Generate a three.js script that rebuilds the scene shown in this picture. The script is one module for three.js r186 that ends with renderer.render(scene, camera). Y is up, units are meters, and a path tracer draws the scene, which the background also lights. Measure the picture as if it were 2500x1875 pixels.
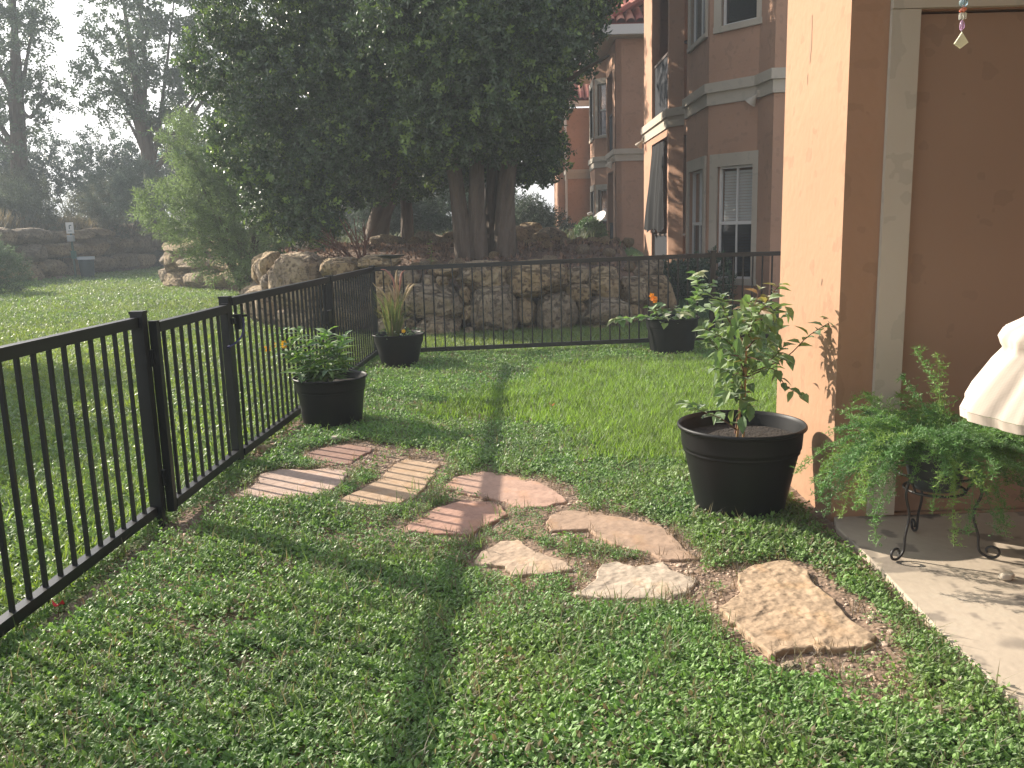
import * as THREE from 'three';
import { mergeGeometries, mergeVertices } from 'three/addons/utils/BufferGeometryUtils.js';
import { RoundedBoxGeometry } from 'three/addons/geometries/RoundedBoxGeometry.js';

// ---------------------------------------------------------------- camera, sky, sun, exposure
const scene = new THREE.Scene();
const camera = new THREE.PerspectiveCamera(48.5, 4 / 3, 0.05, 600);
camera.position.set(0, 1.2, 0);
camera.rotation.order = 'YXZ';
camera.rotation.set(THREE.MathUtils.degToRad(-10.1), 0, -0.027);
const EXPOSURE = 2.6;
const SUN = new THREE.Vector3(-0.73, 0.469, -0.497).normalize();
const sun = new THREE.DirectionalLight(new THREE.Color().setRGB(1, 0.9, 0.76), 4.4);
sun.position.copy(SUN).multiplyScalar(80);
sun.castShadow = true;
sun.shadow.mapSize.set(4096, 4096);
Object.assign(sun.shadow.camera, { left: -30, right: 30, top: 30, bottom: -30, near: 1, far: 180 });
sun.shadow.radius = 1;
scene.add(sun, sun.target);
{
  const W = 512, H = 256, d = new Float32Array(W * H * 4), v = new THREE.Vector3();
  for (let j = 0; j < H; j++) for (let i = 0; i < W; i++) {
    const up = ((j + 0.5) / H - 0.5) * Math.PI, az = ((i + 0.5) / W - 0.5) * 2 * Math.PI;
    v.set(Math.cos(az) * Math.cos(up), Math.sin(up), Math.sin(az) * Math.cos(up));
    const t = Math.max(0, v.y), c = Math.max(0, v.dot(SUN)), k = Math.pow(1 - t, 3), o = (j * W + i) * 4;
    const glow = 0.85 * Math.pow(c, 5) + 0.25 * Math.pow(c, 1.8), low = v.y < 0 ? Math.max(0.25, 1 + v.y * 5) : 1;
    d[o] = (0.1 + 0.68 * k + glow) * low; d[o + 1] = (0.14 + 0.59 * k + glow * 0.98) * low; d[o + 2] = (0.21 + 0.49 * k + glow * 0.95) * low; d[o + 3] = 1;
  }
  const sky = new THREE.DataTexture(d, W, H, THREE.RGBAFormat, THREE.FloatType);
  sky.mapping = THREE.EquirectangularReflectionMapping; sky.magFilter = THREE.LinearFilter; sky.needsUpdate = true;
  scene.background = sky; scene.environment = sky;
}

// ---------------------------------------------------------------- helpers
let seed = 1;
const reseed = (s) => { seed = s; };
const R = () => { seed = (seed + 0x6d2b79f5) | 0; let t = Math.imul(seed ^ (seed >>> 15), 1 | seed); t = (t + Math.imul(t ^ (t >>> 7), 61 | t)) ^ t; return ((t ^ (t >>> 14)) >>> 0) / 4294967296; };
const rr = (a, b) => a + (b - a) * R();
const V = (x, y, z) => new THREE.Vector3(x, y, z);
const { clamp, lerp, smoothstep } = THREE.MathUtils;
const hash = (x, y, z) => { let h = Math.imul(x | 0, 374761393) ^ Math.imul(y | 0, 668265263) ^ Math.imul(z | 0, 2147483647 - 61); h = Math.imul(h ^ (h >>> 13), 1274126177); return ((h ^ (h >>> 16)) >>> 0) / 4294967296; };
const fade = (t) => t * t * (3 - 2 * t);
function noise3(x, y, z, p = 0) { // value noise 0..1, optional period
  const X = Math.floor(x), Y = Math.floor(y), Z = Math.floor(z), u = fade(x - X), v = fade(y - Y), w = fade(z - Z);
  const m = (a) => p ? ((a % p) + p) % p : a, h = (a, b, c) => hash(m(X + a), m(Y + b), Z + c);
  return lerp(lerp(lerp(h(0, 0, 0), h(1, 0, 0), u), lerp(h(0, 1, 0), h(1, 1, 0), u), v), lerp(lerp(h(0, 0, 1), h(1, 0, 1), u), lerp(h(0, 1, 1), h(1, 1, 1), u), v), w);
}
const fbm = (x, y, z, o = 4, p = 0) => { let s = 0, a = 0.5, n = 0; for (let i = 0; i < o; i++) { s += a * noise3(x, y, z + i * 7.3, p); n += a; a *= 0.5; x *= 2; y *= 2; z *= 2; p *= 2; } return s / n; };
const used = {};
const numbered = (n) => { const k = used[n] = (used[n] ?? -1) + 1; return k ? n + '_' + String(k).padStart(3, '0') : n; };
function tag(o, label, category, group, kind) { o.userData.label = label; if (category) o.userData.category = category; if (group) o.userData.group = group; if (kind) o.userData.kind = kind; return o; }
function shade(o) { o.castShadow = o.receiveShadow = true; return o; }
function thing(name, label, category, at = [0, 0, 0], group) { const o = new THREE.Group(); o.name = numbered(name); o.position.set(...at); scene.add(o); return tag(o, label, category, group); }
function part(name, geo, mat, parent) { const o = shade(new THREE.Mesh(Array.isArray(geo) ? merge(geo) : geo, mat)); o.name = name; parent.add(o); return o; }
function single(name, geo, mat, label, category, at = [0, 0, 0], group) { const o = shade(new THREE.Mesh(Array.isArray(geo) ? merge(geo) : geo, mat)); o.name = numbered(name); o.position.set(...at); scene.add(o); return tag(o, label, category, group); }
function struct(name, geo, mat) { const o = shade(new THREE.Mesh(geo, mat)); o.name = numbered(name); o.userData.kind = 'structure'; scene.add(o); return o; }
function merge(list) { const g = list.map((x) => x.index ? x.toNonIndexed() : x); const keep = g.every((x) => x.attributes.color); for (const x of g) for (const k of Object.keys(x.attributes)) if (!['position', 'normal', 'uv'].includes(k) && !(k === 'color' && keep)) x.deleteAttribute(k); return g.length === 1 ? g[0] : mergeGeometries(g); }
function box(w, h, d, x = 0, y = 0, z = 0) { // centred, uv in metres
  const g = new THREE.BoxGeometry(w, h, d), n = g.attributes.normal, p = g.attributes.position, uv = g.attributes.uv;
  for (let i = 0; i < p.count; i++) { const ax = Math.abs(n.getX(i)), ay = Math.abs(n.getY(i)); uv.setXY(i, (ax > 0.5 ? p.getZ(i) + z : p.getX(i) + x), (ay > 0.5 ? p.getZ(i) + z : p.getY(i) + y)); }
  return g.translate(x, y, z);
}
const span = (x0, x1, y0, y1, z0, z1) => box(Math.abs(x1 - x0), Math.abs(y1 - y0), Math.abs(z1 - z0), (x0 + x1) / 2, (y0 + y1) / 2, (z0 + z1) / 2);
function prism(pts, y0, y1, bevel = 0) { // plan polygon [x, z] pulled up
  const s = new THREE.Shape(pts.map(([x, z]) => new THREE.Vector2(x, -z)));
  const g = new THREE.ExtrudeGeometry(s, { depth: y1 - y0 - bevel * 2, bevelEnabled: bevel > 0, bevelSize: bevel, bevelThickness: bevel, bevelSegments: 2, bevelOffset: -bevel });
  return g.rotateX(-Math.PI / 2).translate(0, y0 + bevel, 0);
}
function tube(pts, radii, seg = 7, bumpy = 0) { // tapered tube through points
  const c = new THREE.CatmullRomCurve3(pts.map((p) => Array.isArray(p) ? V(...p) : p)), n = Math.max(4, (pts.length - 1) * 4), f = c.computeFrenetFrames(n), pos = [], uv = [], idx = [], L = c.getLength();
  for (let i = 0; i <= n; i++) {
    const p = c.getPointAt(i / n), k = (i / n) * (radii.length - 1), a = Math.min(radii.length - 2, Math.floor(k)), r = radii.length > 1 ? lerp(radii[a], radii[a + 1], k - a) : radii[0];
    for (let j = 0; j <= seg; j++) { const t = (j / seg) * Math.PI * 2, q = r * (1 + bumpy * (noise3(Math.cos(t) * 2 + 5, Math.sin(t) * 2 + 5, i * 0.35) - 0.5 + (seg > 12 ? 0.7 * (Math.abs(noise3(Math.cos(t) * 5 + 5, Math.sin(t) * 5 + 5, i * 0.12) - 0.5) * 2 - 0.4) : 0))); pos.push(p.x + q * (Math.cos(t) * f.normals[i].x + Math.sin(t) * f.binormals[i].x), p.y + q * (Math.cos(t) * f.normals[i].y + Math.sin(t) * f.binormals[i].y), p.z + q * (Math.cos(t) * f.normals[i].z + Math.sin(t) * f.binormals[i].z)); uv.push(j / seg * Math.max(0.2, r * 6), i / n * L); }
  }
  for (let i = 0; i < n; i++) for (let j = 0; j < seg; j++) { const a = i * (seg + 1) + j, b = a + seg + 1; idx.push(a, a + 1, b, b, a + 1, b + 1); }
  const g = new THREE.BufferGeometry(); g.setAttribute('position', new THREE.Float32BufferAttribute(pos, 3)); g.setAttribute('uv', new THREE.Float32BufferAttribute(uv, 2)); g.setIndex(idx); g.computeVertexNormals(); return g;
}
function tris(list) { // list of [ax,ay,az, bx..., cx...] flat triangles
  const g = new THREE.BufferGeometry(); g.setAttribute('position', new THREE.Float32BufferAttribute(list.flat(2), 3)); g.setAttribute('uv', new THREE.Float32BufferAttribute(new Float32Array(list.flat(2).length / 3 * 2), 2)); g.computeVertexNormals(); return g;
}
function leaf(l, w, fold = 0.18, droop = 0.15) { // pointed leaf along +Y, upper side +Z
  const b = [0, 0, 0], m1 = [-w * 0.42, l * 0.28, w * fold], m2 = [-w * 0.45, l * 0.55, w * fold - l * droop * 0.3], n1 = [w * 0.42, l * 0.28, w * fold], n2 = [w * 0.45, l * 0.55, w * fold - l * droop * 0.3], c1 = [0, l * 0.3, 0], c2 = [0, l * 0.6, -l * droop * 0.3], t = [0, l, -l * droop];
  return tris([[b, c1, m1], [m1, c1, c2], [m1, c2, m2], [m2, c2, t], [b, n1, c1], [n1, c2, c1], [n1, n2, c2], [n2, t, c2]]);
}
function leaf4(l, w) { const b = [0, 0, 0], m = [-w / 2, l * 0.45, w * 0.15], n = [w / 2, l * 0.45, w * 0.15], c = [0, l * 0.5, 0], t = [0, l, -l * 0.1]; return tris([[b, c, m], [m, c, t], [b, n, c], [n, t, c]]); }
const M4 = new THREE.Matrix4(), Q = new THREE.Quaternion(), E3 = new THREE.Euler();
function put(g, x, y, z, rx = 0, ry = 0, rz = 0, s = 1) { return g.clone().applyMatrix4(new THREE.Matrix4().compose(V(x, y, z), new THREE.Quaternion().setFromEuler(new THREE.Euler(rx, ry, rz, 'YXZ')), V(s, s, s))); }
function quatTo(dir, roll = 0) { const q = new THREE.Quaternion().setFromUnitVectors(V(0, 1, 0), dir.clone().normalize()); return q.multiply(new THREE.Quaternion().setFromAxisAngle(V(0, 1, 0), roll)); }
function scatter(name, geo, mat, list, parent) { // list of [pos, quat, scale, r, g, b]
  const m = new THREE.InstancedMesh(geo, mat, list.length), c = new THREE.Color();
  list.forEach(([p, q, s, r, g, b], i) => { m.setMatrixAt(i, M4.compose(p, q, typeof s === 'number' ? V(s, s, s) : s)); m.setColorAt(i, c.setRGB(r, g, b)); });
  m.name = name; shade(m); parent.add(m); m.userData.kind = 'stuff'; return m;
}
const inPoly = (P, x, z) => { let c = false; for (let i = 0, j = P.length - 1; i < P.length; j = i++) { const [a, b] = P[i], [d, e] = P[j]; if ((b > z) !== (e > z) && x < (d - a) * (z - b) / (e - b) + a) c = !c; } return c; };
const distPoly = (P, x, z) => { let m = 1e9; for (let i = 0, j = P.length - 1; i < P.length; j = i++) { const [a, b] = P[j], [c, d] = P[i], t = clamp(((x - a) * (c - a) + (z - b) * (d - b)) / ((c - a) ** 2 + (d - b) ** 2 || 1), 0, 1); m = Math.min(m, Math.hypot(x - a - t * (c - a), z - b - t * (d - b))); } return m; };

// ---------------------------------------------------------------- textures and materials
function texture(n, f, srgb, repeat = 1) {
  const d = new Uint8Array(n * n * 4);
  for (let j = 0; j < n; j++) for (let i = 0; i < n; i++) { const c = f(i / n, j / n), o = (j * n + i) * 4, a = Array.isArray(c) ? c : [c, c, c]; for (let k = 0; k < 3; k++) d[o + k] = clamp((srgb ? Math.pow(clamp(a[k], 0, 1), 1 / 2.2) : a[k]) * 255, 0, 255); d[o + 3] = 255; }
  const t = new THREE.DataTexture(d, n, n); t.wrapS = t.wrapT = THREE.RepeatWrapping; t.magFilter = THREE.LinearFilter; t.repeat.set(repeat, repeat); if (srgb) t.colorSpace = THREE.SRGBColorSpace; t.needsUpdate = true; return t;
}
const stuccoBump = texture(512, (u, v) => 0.55 * fbm(u * 40, v * 40, 1, 3, 40) + 0.45 * fbm(u * 8, v * 8, 3, 2, 8), false, 0.9);
const stuccoTone = texture(512, (u, v) => { const a = fbm(u * 4, v * 4, 9, 5, 4), s = fbm(u * 24, v * 24, 4, 3, 24); const k = 0.86 + 0.22 * a + (s > 0.68 ? -0.1 : 0); return [k, k * (0.985 + 0.03 * s), k * (0.97 + 0.05 * s)]; }, true, 0.55);
const pits = texture(512, (u, v) => { const a = fbm(u * 6, v * 6, 2, 5, 6), p = fbm(u * 18, v * 18, 5, 3, 18); return clamp(0.75 * a + 0.25 - smoothstep(p, 0.56, 0.66) * 0.45, 0, 1); }, false, 2.4);
const stoneTone = texture(512, (u, v) => { const a = fbm(u * 5, v * 5, 6, 5, 5), b = fbm(u * 20, v * 20, 8, 4, 20), d = smoothstep(fbm(u * 11, v * 11, 15, 4, 11), 0.54, 0.7); const k = 0.55 + 0.75 * (a * 0.6 + b * 0.4) - d * 0.5; return [k, k * (0.97 - 0.06 * d), k * (0.93 - 0.14 * (a - 0.5) - 0.05 * d)]; }, true, 2);
const flagTone = texture(512, (u, v) => { const a = fbm(u * 3, v * 9, 3, 5, 3), b = fbm(u * 30, v * 30, 7, 3, 30), d = smoothstep(fbm(u * 7, v * 7, 23, 4, 7), 0.55, 0.75); const g = fbm(u * 90, v * 90, 27, 2, 90); const k = 0.7 + 0.42 * a + 0.3 * (b - 0.5) + 0.25 * (g - 0.5) - (g > 0.74 ? 0.14 : 0); return [k, k * (1 - 0.07 * d), k * (1 - 0.16 * d)]; }, true, 1.7);
const flagBump = texture(512, (u, v) => { const a = fbm(u * 4, v * 6, 12, 5, 2), r = Math.abs(fbm(u * 5, v * 5, 17, 4, 5) - 0.5) * 2; return 0.45 * a + 0.25 * smoothstep(r, 0, 0.3) + 0.3 * fbm(u * 36, v * 36, 19, 3, 36); }, false, 1.3);
const soilTone = texture(512, (u, v) => { const a = fbm(u * 8, v * 8, 31, 5, 8), b = fbm(u * 60, v * 60, 33, 2, 60), s = b > 0.74 ? 0.6 : 0; const k = 0.5 + 0.7 * a + 0.5 * (b - 0.5) + s; return [k, k, k]; }, true, 1);
const soilBump = texture(512, (u, v) => 0.5 * fbm(u * 20, v * 20, 41, 4, 20) + 0.5 * fbm(u * 70, v * 70, 43, 2, 70), false, 1);
const barkTone = texture(256, (u, v) => { const a = fbm(u * 12, v * 3, 51, 4, 3), k = 0.1 + 1.6 * a; return [k, k * 0.97, k * 0.93]; }, true, 1);
const barkBump = texture(256, (u, v) => Math.abs(fbm(u * 14, v * 2, 53, 4, 2) - 0.5) * 2, false, 1);
const clothBump = texture(256, (u, v) => 0.5 + 0.25 * Math.sin(u * Math.PI * 2 * 64) + 0.25 * Math.sin(v * Math.PI * 2 * 64), false, 4);
const concreteTone = texture(512, (u, v) => { const a = fbm(u * 3, v * 3, 61, 5, 3), b = fbm(u * 14, v * 14, 63, 4, 14), c = fbm(u * 50, v * 50, 65, 2, 50); const st = smoothstep(b, 0.58, 0.7) * 0.42 + smoothstep(fbm(u * 9, v * 9, 67, 3, 9), 0.66, 0.74) * 0.35; const k = 0.8 + 0.36 * a + 0.1 * (c - 0.5) - st; return [k, k * (0.985 + 0.02 * st), k * (0.955 + 0.1 * st)]; }, true, 0.8);

const std = (rgb, o = {}) => { const m = new THREE.MeshStandardMaterial({ roughness: 0.85, ...o }); m.color.setRGB(...rgb); return m; };
const foliage = (rgb, o = {}) => { const m = new THREE.MeshPhysicalMaterial({ roughness: 0.92, transmission: 0.42, thickness: 0, clearcoat: 0.5, clearcoatRoughness: 0.42, side: THREE.DoubleSide, ...o }); m.color.setRGB(...rgb); return m; };
const M = {
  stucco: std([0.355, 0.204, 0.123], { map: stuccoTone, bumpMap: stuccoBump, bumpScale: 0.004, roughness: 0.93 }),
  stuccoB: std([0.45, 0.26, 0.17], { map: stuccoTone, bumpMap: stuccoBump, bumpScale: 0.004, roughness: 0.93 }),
  door: std([0.31, 0.195, 0.13], { map: stuccoTone, roughness: 0.75 }),
  trim: std([0.48, 0.42, 0.34], { map: stuccoTone, bumpMap: stuccoBump, bumpScale: 0.002, roughness: 0.8 }),
  white: std([0.66, 0.64, 0.61], { roughness: 0.5 }),
  blind: std([0.6, 0.6, 0.58], { roughness: 0.6 }),
  dark: std([0.02, 0.02, 0.022], { roughness: 0.8 }),
  room: std([0.11, 0.085, 0.07], { roughness: 0.9 }),
  screen: std([0.02, 0.022, 0.028], { roughness: 1 }),
  curtain: std([0.008, 0.008, 0.009], { roughness: 1, side: THREE.DoubleSide }),
  woodRail: std([0.06, 0.035, 0.025], { roughness: 0.7 }),
  iron: std([0.012, 0.012, 0.014], { roughness: 0.42 }),
  wrought: std([0.014, 0.012, 0.012], { roughness: 0.5 }),
  plastic: new THREE.MeshPhysicalMaterial({ color: new THREE.Color().setRGB(0.006, 0.006, 0.0065), roughness: 0.5, specularIntensity: 0.55, bumpMap: stuccoBump, bumpScale: 0.0006 }),
  pottingSoil: std([0.025, 0.018, 0.013], { map: soilTone, bumpMap: soilBump, bumpScale: 0.02, roughness: 1 }),
  soil: std([0.26, 0.175, 0.122], { map: soilTone, bumpMap: soilBump, bumpScale: 0.02, roughness: 1 }),
  lawnSoil: std([0.07, 0.09, 0.03], { map: soilTone, bumpMap: soilBump, bumpScale: 0.03, roughness: 1 }),
  mulch: std([0.2, 0.13, 0.09], { map: soilTone, bumpMap: soilBump, bumpScale: 0.05, roughness: 1 }),
  hill: std([0.16, 0.15, 0.085], { map: soilTone, roughness: 1 }),
  concrete: std([0.44, 0.37, 0.295], { map: concreteTone, bumpMap: soilBump, bumpScale: 0.0015, roughness: 0.85 }),
  bark: std([0.13, 0.1, 0.078], { map: barkTone, bumpMap: barkBump, bumpScale: 0.07, roughness: 0.95 }),
  darkBark: std([0.13, 0.1, 0.078], { map: barkTone, bumpMap: barkBump, bumpScale: 0.03, roughness: 0.95 }),
  redStem: std([0.13, 0.06, 0.04], { roughness: 0.9 }),
  cane: std([0.42, 0.24, 0.1], { roughness: 0.7 }),
  greenStem: std([0.1, 0.14, 0.04], { roughness: 0.8 }),
  cream: new THREE.MeshPhysicalMaterial({ roughness: 0.9, transmission: 0.3, thickness: 0, side: THREE.DoubleSide, bumpMap: clothBump, bumpScale: 0.0002 }),
  glass: new THREE.MeshPhysicalMaterial({ roughness: 0.03, transmission: 1, thickness: 0, ior: 1.5 }),
  yellow: foliage([0.85, 0.48, 0.01], { clearcoat: 0, transmission: 0.35 }),
  screenGlass: new THREE.MeshPhysicalMaterial({ color: new THREE.Color().setRGB(0.45, 0.45, 0.48), roughness: 0.05, transmission: 1, thickness: 0, ior: 1.5 }),
  orange: foliage([0.85, 0.3, 0.01], { clearcoat: 0, transmission: 0.35 }),
  red: foliage([0.7, 0.04, 0.06], { clearcoat: 0.2, transmission: 0.2 }),
  tealRoof: std([0.12, 0.3, 0.28], { roughness: 0.5, metalness: 0.2 }),
  bin: std([0.045, 0.075, 0.09], { roughness: 0.6 }),
  galv: std([0.35, 0.36, 0.36], { roughness: 0.5, metalness: 0.5 }),
};
M.cream.color.setRGB(0.6, 0.51, 0.42);
const tileMats = [[0.36, 0.1, 0.06], [0.42, 0.14, 0.085], [0.3, 0.085, 0.06], [0.46, 0.19, 0.12]].map((c) => std(c, { roughness: 0.8 }));
const rockMats = [[0.36, 0.28, 0.19], [0.3, 0.24, 0.17], [0.4, 0.3, 0.18], [0.34, 0.25, 0.15]].map((c) => std(c, { map: stoneTone, bumpMap: pits, bumpScale: 0.05, roughness: 0.95 }));
const farRockMats = rockMats;

// ---------------------------------------------------------------- terrain
const BED = [[2.05, -11.2], [1.3, -10.8], [-0.2, -10.6], [-1.6, -10.75], [-2.9, -11.35], [-3.45, -12.2], [-5.5, -18.4], [-9.3, -22.9], [-9.4, -60], [2.2, -60], [2.2, -14]];
const bedTop = (x, z) => { const d = -z; return 0.66 + 0.32 * smoothstep(d, 11, 13.5) + 0.1 * smoothstep(-x, 1.5, 5) * smoothstep(d, 12, 17) - 0.2 * smoothstep(d, 19, 30) * smoothstep(x, -4, 1) + (fbm(x * 1.3, z * 1.3, 3) - 0.5) * 0.12; };
const bedH = (x, z) => inPoly(BED, x, z) ? bedTop(x, z) * smoothstep(distPoly(BED, x, z), 0.1, 0.45) - 0.1 * (1 - smoothstep(distPoly(BED, x, z), 0, 0.1)) : -0.3;
function terrain(x0, x1, z0, z1, step, f) {
  const nx = Math.round((x1 - x0) / step), nz = Math.round((z1 - z0) / step), g = new THREE.PlaneGeometry(x1 - x0, z1 - z0, nx, nz).rotateX(-Math.PI / 2).translate((x0 + x1) / 2, 0, (z0 + z1) / 2), p = g.attributes.position, uv = g.attributes.uv;
  for (let i = 0; i < p.count; i++) { p.setY(i, f(p.getX(i), p.getZ(i))); uv.setXY(i, p.getX(i) * 0.7, p.getZ(i) * 0.7); }
  g.computeVertexNormals(); return g;
}
struct('ground', terrain(-260, 260, -330, 60, 10, () => -0.02), M.lawnSoil);
struct('garden_soil', prism([[-1.5, -0.2], [-1.5, -3.5], [-1.42, -6], [-1.34, -8.7], [3, -8.9], [3, -4.1], [1.3, -4.1], [1.3, -0.2]], -0.016, 0), M.soil);
struct('planting_bed_soil', terrain(-9.8, 2.4, -46, -10.4, 0.13, bedH), M.mulch);
const sideLawnH = (x, z) => -0.02 + 0.8 * smoothstep(-z, 12.5, 26) * smoothstep(x, 1.9, 2.2);
struct('side_lawn', terrain(1.9, 3.4, -60, -8.8, 0.3, sideLawnH), M.lawnSoil);
const HILL = [[-15.7, -22], [-15.7, -38.5], [-12, -41], [-9.2, -42], [40, -42], [40, -120], [-120, -120], [-120, -22]];
const hillH = (x, z) => inPoly(HILL, x, z) ? (1.75 + 0.9 * smoothstep(-x, 16, 30) + 0.25 * (fbm(x * 0.3, z * 0.3, 1) - 0.5)) * smoothstep(distPoly(HILL, x, z), 0.1, 0.8) : -0.4;
struct('hillside', terrain(-70, 14, -95, -20, 0.75, hillH), M.hill);
const PATIO = [[1.3, -3.327], [1.262, -3.2], [1.256, -2.8], [1.232, -2.4], [1.222, -1.9], [1.215, -0.2], [4.2, -0.2], [4.2, -3.327]];
struct('patio_slab', prism(PATIO, -0.1, 0.022, 0.006), M.concrete);

// ---------------------------------------------------------------- near building with the storage door
{
  const b = thing('storage_building', 'tan stucco storage corner with beige trimmed door beside the concrete patio', 'building');
  const S = [[1.287, -3.326], [1.54, -3.326], [1.54, -3.395], [2.47, -3.395], [2.47, -3.326], [5, -3.326], [5, -4.07], [1.287, -4.07]];
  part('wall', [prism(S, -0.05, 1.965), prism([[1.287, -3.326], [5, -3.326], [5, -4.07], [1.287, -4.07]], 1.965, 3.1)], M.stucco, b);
  part('door_trim', [span(1.43, 1.535, 0.03, 1.965, -3.325, -3.304), span(2.475, 2.58, 0.03, 1.965, -3.325, -3.304), span(1.43, 2.58, 1.967, 2.1, -3.325, -3.3)], M.trim, b);
  const d = part('door', span(1.55, 2.46, 0.03, 1.955, -3.385, -3.35), M.door, b);
  part('threshold', span(1.541, 2.469, 0.0, 0.028, -3.394, -3.33), M.door, b);
  for (const y of [1.7, 0.97, 0.3]) part('hinge', [span(1.536, 1.549, y - 0.055, y + 0.055, -3.352, -3.336), put(new THREE.CylinderGeometry(0.006, 0.006, 0.11, 8), 1.5425, y, -3.334)], M.trim, d);
  part('door_handle', [put(new THREE.SphereGeometry(0.028, 14, 10), 2.38, 0.95, -3.31), put(new THREE.CylinderGeometry(0.012, 0.012, 0.05, 8), 2.38, 0.95, -3.335, Math.PI / 2)], M.galv, d);
  const scuff = (pts, s) => { reseed(s); const o = []; for (let k = 0; k < pts.length; k++) { const a = pts[k], c = pts[(k + 1) % pts.length]; for (let j = 0; j < 5; j++) o.push(new THREE.Vector2(lerp(a[0], c[0], j / 5) + rr(-0.004, 0.004), lerp(a[1], c[1], j / 5) + rr(-0.004, 0.004))); } return new THREE.ShapeGeometry(new THREE.Shape(o)); };
  const sc = std([0.3, 0.19, 0.125], { roughness: 0.95 });
  [[[3.74, 2.06], [3.756, 2.05], [3.75, 1.97], [3.766, 1.9], [3.756, 1.86], [3.736, 1.93]], [[3.775, 1.83], [3.781, 1.82], [3.776, 1.78], [3.771, 1.8]], [[3.52, 0.98], [3.53, 0.975], [3.526, 0.95], [3.518, 0.96]]].forEach((p, i) => part('paint_scuff', scuff(p, 3 + i).rotateY(Math.PI / 2).translate(1.2855, 0, 0), sc, b));
  part('porch_roof', [span(1.1, 5.2, 2.62, 2.85, -4.1, 2.5)], M.trim, b).userData.label = 'flat porch roof over the patio';
  part('wall', [span(4.2, 4.4, -0.05, 2.619, -3.3, 2.4), span(1.6, 4.4, -0.05, 2.619, 2.401, 2.6)], M.stucco, b).userData.label = 'patio walls beside and behind the viewer';
}

// ---------------------------------------------------------------- apartment buildings
const frameOf = (P, Qp) => { const d = V(Qp[0] - P[0], 0, Qp[1] - P[1]).normalize(); return new THREE.Matrix4().makeBasis(d, V(0, 1, 0), V(-d.z, 0, d.x)).setPosition(P[0], 0, P[1]); };
const lenOf = (P, Qp) => Math.hypot(Qp[0] - P[0], Qp[1] - P[1]);
function wall(P, Qp, y0, y1, holes = [], th = 0.16) { // outer face on the line P-Q, seen from outside left to right
  const L = lenOf(P, Qp), s = new THREE.Shape([[0, y0], [L, y0], [L, y1], [0, y1]].map((a) => new THREE.Vector2(...a)));
  for (const [a, b, c, d] of holes) s.holes.push(new THREE.Path([[a, c], [a, d], [b, d], [b, c]].map((q) => new THREE.Vector2(...q))));
  return new THREE.ExtrudeGeometry(s, { depth: th, bevelEnabled: false }).translate(0, 0, -th).applyMatrix4(frameOf(P, Qp));
}
function addWindow(parent, P, Qp, a, b, c, d, o = {}) {
  const F = frameOf(P, Qp), T = (g) => g.applyMatrix4(F), t = o.trim ?? 0.14, w = part('window', [T(span(a - t, b + t, d, d + t + 0.06, -0.06, 0.03)), T(span(a - t, b + t, c - t * 0.7, c, -0.06, 0.045)), T(span(a - t, a, c, d, -0.06, 0.03)), T(span(b, b + t, c, d, -0.06, 0.03))], M.trim, parent);
  const m = (c + d) / 2, f = 0.035;
  part('frame', [T(span(a, a + f, c, d, -0.1, -0.05)), T(span(b - f, b, c, d, -0.1, -0.05)), T(span(a + f, b - f, d - f, d, -0.1, -0.05)), T(span(a + f, b - f, c, c + f, -0.1, -0.05)), T(span(a + f, b - f, m - 0.025, m + 0.025, -0.095, -0.045)), ...(o.mullion ? [T(span((a + b) / 2 - 0.012, (a + b) / 2 + 0.012, c + f, d - f, -0.092, -0.055))] : [])], o.frame ?? M.white, w);
  part('pane', T(span(a + f, b - f, m + 0.026, d - f, -0.08, -0.075)), M.glass, w);
  part('pane', T(span(a + f, b - f, c + f, m - 0.026, -0.08, -0.075)), M.screenGlass, w);
  if (o.blind !== undefined) { const g = []; for (let y = o.blind; y < d - 0.05; y += 0.045) g.push(T(box(b - a - 0.09, 0.003, 0.042).rotateX(-1.2).translate((a + b) / 2, y, -0.13))); part('blind', g, M.blind, w); }
  
}
function bands(parent, line, tiers, m = M.trim) { // line: plan points left to right seen from outside
  for (const [y0, y1, proud] of tiers) {
    const out = line.map((p, i) => { const n = (a, b) => { const L = lenOf(a, b); return [-(b[1] - a[1]) / L, (b[0] - a[0]) / L]; }; const n1 = n(line[Math.max(0, i - 1)], line[Math.max(1, i)]), n2 = n(line[Math.min(line.length - 2, i)], line[Math.min(line.length - 1, i + 1)]); let x = n1[0] + n2[0], z = n1[1] + n2[1]; const k = proud / Math.max(0.35, (x * n1[0] + z * n1[1])); return [p[0] + x * k, p[1] + z * k]; });
    const back = line.map((p, i) => [p[0] - (out[i][0] - p[0]) * 0.6, p[1] - (out[i][1] - p[1]) * 0.6]);
    part('band', prism([...out, ...back.reverse()], y0, y1), m, parent);
  }
}
function railing(parent, P, Qp, y0, y1, m, o = {}) {
  const F = frameOf(P, Qp), L = lenOf(P, Qp), g = [span(0, L, y1 - 0.05, y1, -0.03, 0.03), span(0, L, y0, y0 + 0.04, -0.02, 0.02)];
  for (let s = 0.06; s < L; s += 0.11) g.push(span(s - 0.01, s + 0.01, y0 + 0.04, y1 - 0.05, -0.01, 0.01));
  const r = part('balcony_railing', g.map((x) => x.applyMatrix4(F)), m, parent);
  if (o.screen) part('privacy_screen', span(0.02, L - 0.02, y0 + 0.05, y1 - 0.06, 0.012, 0.018).applyMatrix4(F), M.screen, r);
  return r;
}
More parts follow.
